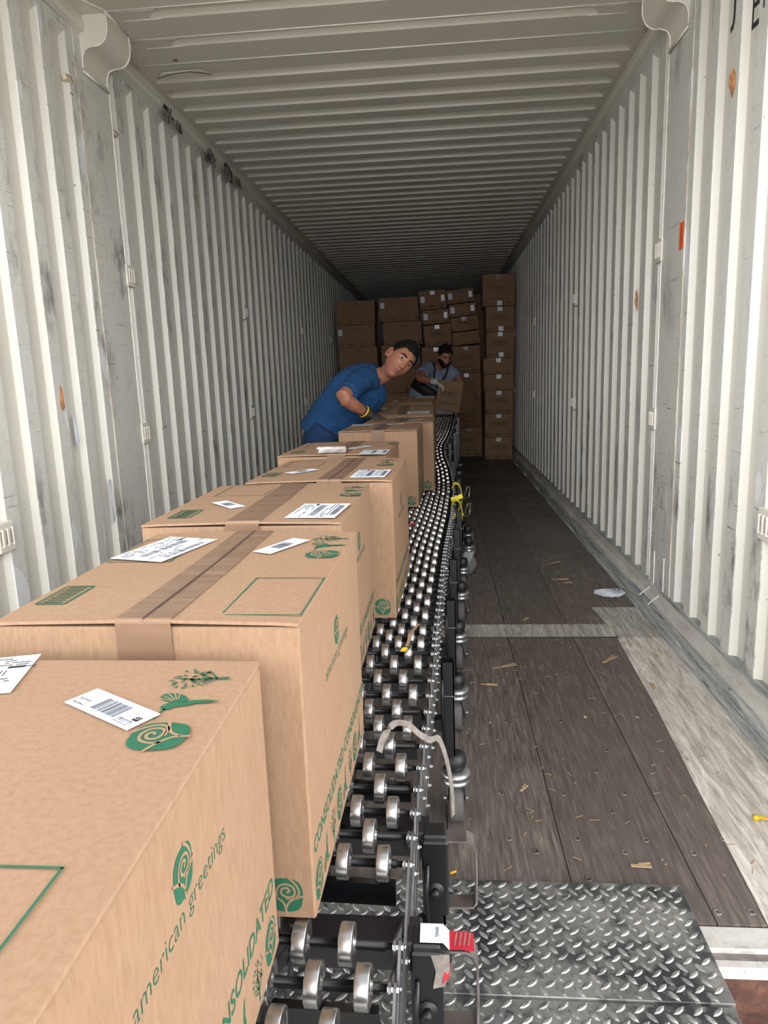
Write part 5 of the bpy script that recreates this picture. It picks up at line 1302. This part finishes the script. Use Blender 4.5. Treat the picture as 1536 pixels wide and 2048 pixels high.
g2_ = MB(); hand(g2_, q(-0.33, 4.84, 0.79), Vector((-0.05, 0.1, -0.95)), Vector((-0.9, 0, 0.1)), 'dark_glove', 0.3, side=1, r=1.05); fuse(g2_, 'glove', 0.003, 2, P1, 'dark_glove')

# --- bearded man at the far end, lifting the tilted carton
P2 = empty('person', (0.02, 8.10, 0)); tag(P2, 'bearded man in grey t-shirt, black back belt and white gloves, lifting the far carton', 'person')
Tinv = Matrix.Translation(-Vector(P2.location))
hT = face_matrix((0.288, 7.93, 1.292), (0.38, -0.86, -0.42), (0.16, -0.22, 0.95))
body = MB(); head(Tinv @ hT, P2, 'hair_brown', True, body)
body.loft([Tinv @ (hT @ Vector((0, -0.02, -0.02))), Tinv @ (hT @ Vector((0, -0.03, -0.06))), q(0.235, 8.03, 1.20), q(0.21, 8.07, 1.15)], [(0.052, 0.055), (0.056, 0.058), (0.060, 0.062), (0.07, 0.07)], 'skin', 16)
body.loft([q(0.10, 7.97, 1.165), q(0.04, 7.90, 1.12), q(-0.005, 7.83, 1.085), q(0.02, 7.79, 1.065), q(0.10, 7.73, 1.045), q(0.17, 7.69, 1.030)], [(0.05, 0.05), (0.046, 0.046), (0.044, 0.044), (0.043, 0.043), (0.036, 0.038), (0.028, 0.031)], 'skin', 16)
body.loft([q(0.36, 8.06, 1.15), q(0.44, 8.02, 1.05), q(0.47, 7.98, 0.96), q(0.46, 7.94, 0.90)], [(0.05, 0.05), (0.045, 0.045), (0.04, 0.04), (0.03, 0.03)], 'skin', 14)
body.loft([q(0.21, 8.07, 1.12), q(0.12, 8.09, 0.98), q(0.02, 8.13, 0.80)], [(0.07, 0.10), (0.07, 0.10), (0.08, 0.10)], 'skin', 16)
for s_ in (-1, 1): body.loft([q(0.02 + s_ * 0.07, 8.14, 0.80), q(0.04 + s_ * 0.09, 8.08, 0.45), q(0.02 + s_ * 0.1, 8.12, 0.08)], [(0.07, 0.07), (0.05, 0.05), (0.035, 0.035)], 'skin', 12)
fuse(body, 'body', 0.0048, 2, P2, 'skin', lip_paint(Tinv @ hT))
sh = MB()
sh.loft([q(0.225, 8.03, 1.205), q(0.215, 8.06, 1.185), q(0.19, 8.08, 1.12), q(0.14, 8.09, 1.03), q(0.08, 8.10, 0.94), q(0.03, 8.11, 0.85), q(0.01, 8.12, 0.78)], [(0.066, 0.066), (0.09, 0.13), (0.125, 0.20), (0.128, 0.19), (0.125, 0.175), (0.128, 0.175), (0.13, 0.18)], 'grey_shirt', 26, up=(0.1, -0.85, 0.5))
sh.loft([q(0.16, 8.05, 1.16), q(0.10, 7.99, 1.165), q(0.065, 7.94, 1.14), q(0.035, 7.895, 1.118)], [(0.085, 0.085), (0.078, 0.078), (0.074, 0.074), (0.075, 0.075)], 'grey_shirt', 20)
sh.loft([q(0.28, 8.07, 1.15), q(0.35, 8.06, 1.13), q(0.40, 8.04, 1.08), q(0.42, 8.02, 1.05)], [(0.085, 0.085), (0.078, 0.078), (0.073, 0.073), (0.074, 0.074)], 'grey_shirt', 20)
fuse(sh, 'shirt', 0.009, 3, P2, 'grey_shirt', None, 0.009, 9)
mb = MB(); mb.loft([q(0.115, 8.095, 0.985), q(0.085, 8.10, 0.94), q(0.05, 8.105, 0.885)], [(0.140, 0.188), (0.142, 0.190), (0.143, 0.192)], 'black_belt', 28, up=(0.1, -0.85, 0.5)); mb.build('back_belt', P2)
mb = MB(); mb.strip(smoothline3([q(0.155, 8.06, 1.245), q(0.165, 7.965, 1.225), q(0.178, 7.93, 1.16), q(0.165, 7.945, 1.07), q(0.14, 7.95, 0.99)]), 0.026, 'black_belt', 0.004, (1, 0, 0)); mb.build('suspender', P2)
mb = MB(); mb.strip(smoothline3([q(0.30, 8.06, 1.235), q(0.32, 7.97, 1.21), q(0.31, 7.93, 1.13), q(0.26, 7.94, 1.04), q(0.2, 7.95, 0.97)]), 0.026, 'black_belt', 0.004, (1, 0, 0)); mb.build('suspender', P2)
tr = MB()
tr.loft([q(0.03, 8.11, 0.86), q(0.01, 8.13, 0.78), q(0.01, 8.14, 0.68)], [(0.12, 0.17), (0.128, 0.178), (0.12, 0.16)], 'dark_trousers', 22, up=(0.1, -0.9, 0.3))
for s_ in (-1, 1): tr.loft([q(0.01 + s_ * 0.08, 8.14, 0.74), q(0.03 + s_ * 0.09, 8.10, 0.46), q(0.02 + s_ * 0.10, 8.13, 0.20), q(0.02 + s_ * 0.10, 8.14, 0.06)], [(0.10, 0.09), (0.078, 0.078), (0.068, 0.068), (0.07, 0.07)], 'dark_trousers', 16)
fuse(tr, 'trousers', 0.012, 3, P2, 'dark_trousers', None, 0.008, 8)
for s_ in (-1, 1):
    mb = MB(); mb.loft([q(0.02 + s_ * 0.10, 8.18, 0.045), q(0.02 + s_ * 0.10, 8.13, 0.055), q(0.02 + s_ * 0.105, 8.03, 0.042), q(0.02 + s_ * 0.11, 7.96, 0.030)], [(0.042, 0.034), (0.052, 0.045), (0.040, 0.045), (0.024, 0.034)], 'boot', 14, up=(0, 0, 1)); mb.build('shoe', P2)
gl = MB(); hand(gl, q(0.175, 7.688, 1.030), Vector((0.85, 0.05, -0.45)), Vector((-0.35, 0.1, -0.9)), 'white_glove', 0.45, side=-1, r=1.15)
gl.loft([q(0.145, 7.703, 1.036), q(0.18, 7.686, 1.028), q(0.20, 7.682, 1.020)], [(0.034, 0.038), (0.036, 0.040), (0.03, 0.04)], 'white_glove', 14)
fuse(gl, 'glove', 0.003, 2, P2, 'white_glove')
gl = MB(); hand(gl, q(0.46, 7.94, 0.90), Vector((0.1, -0.2, -0.9)), Vector((-0.9, -0.3, -0.1)), 'white_glove', 0.4, side=1, r=1.1); fuse(gl, 'glove', 0.003, 2, P2, 'white_glove')
#@@END_PEOPLE
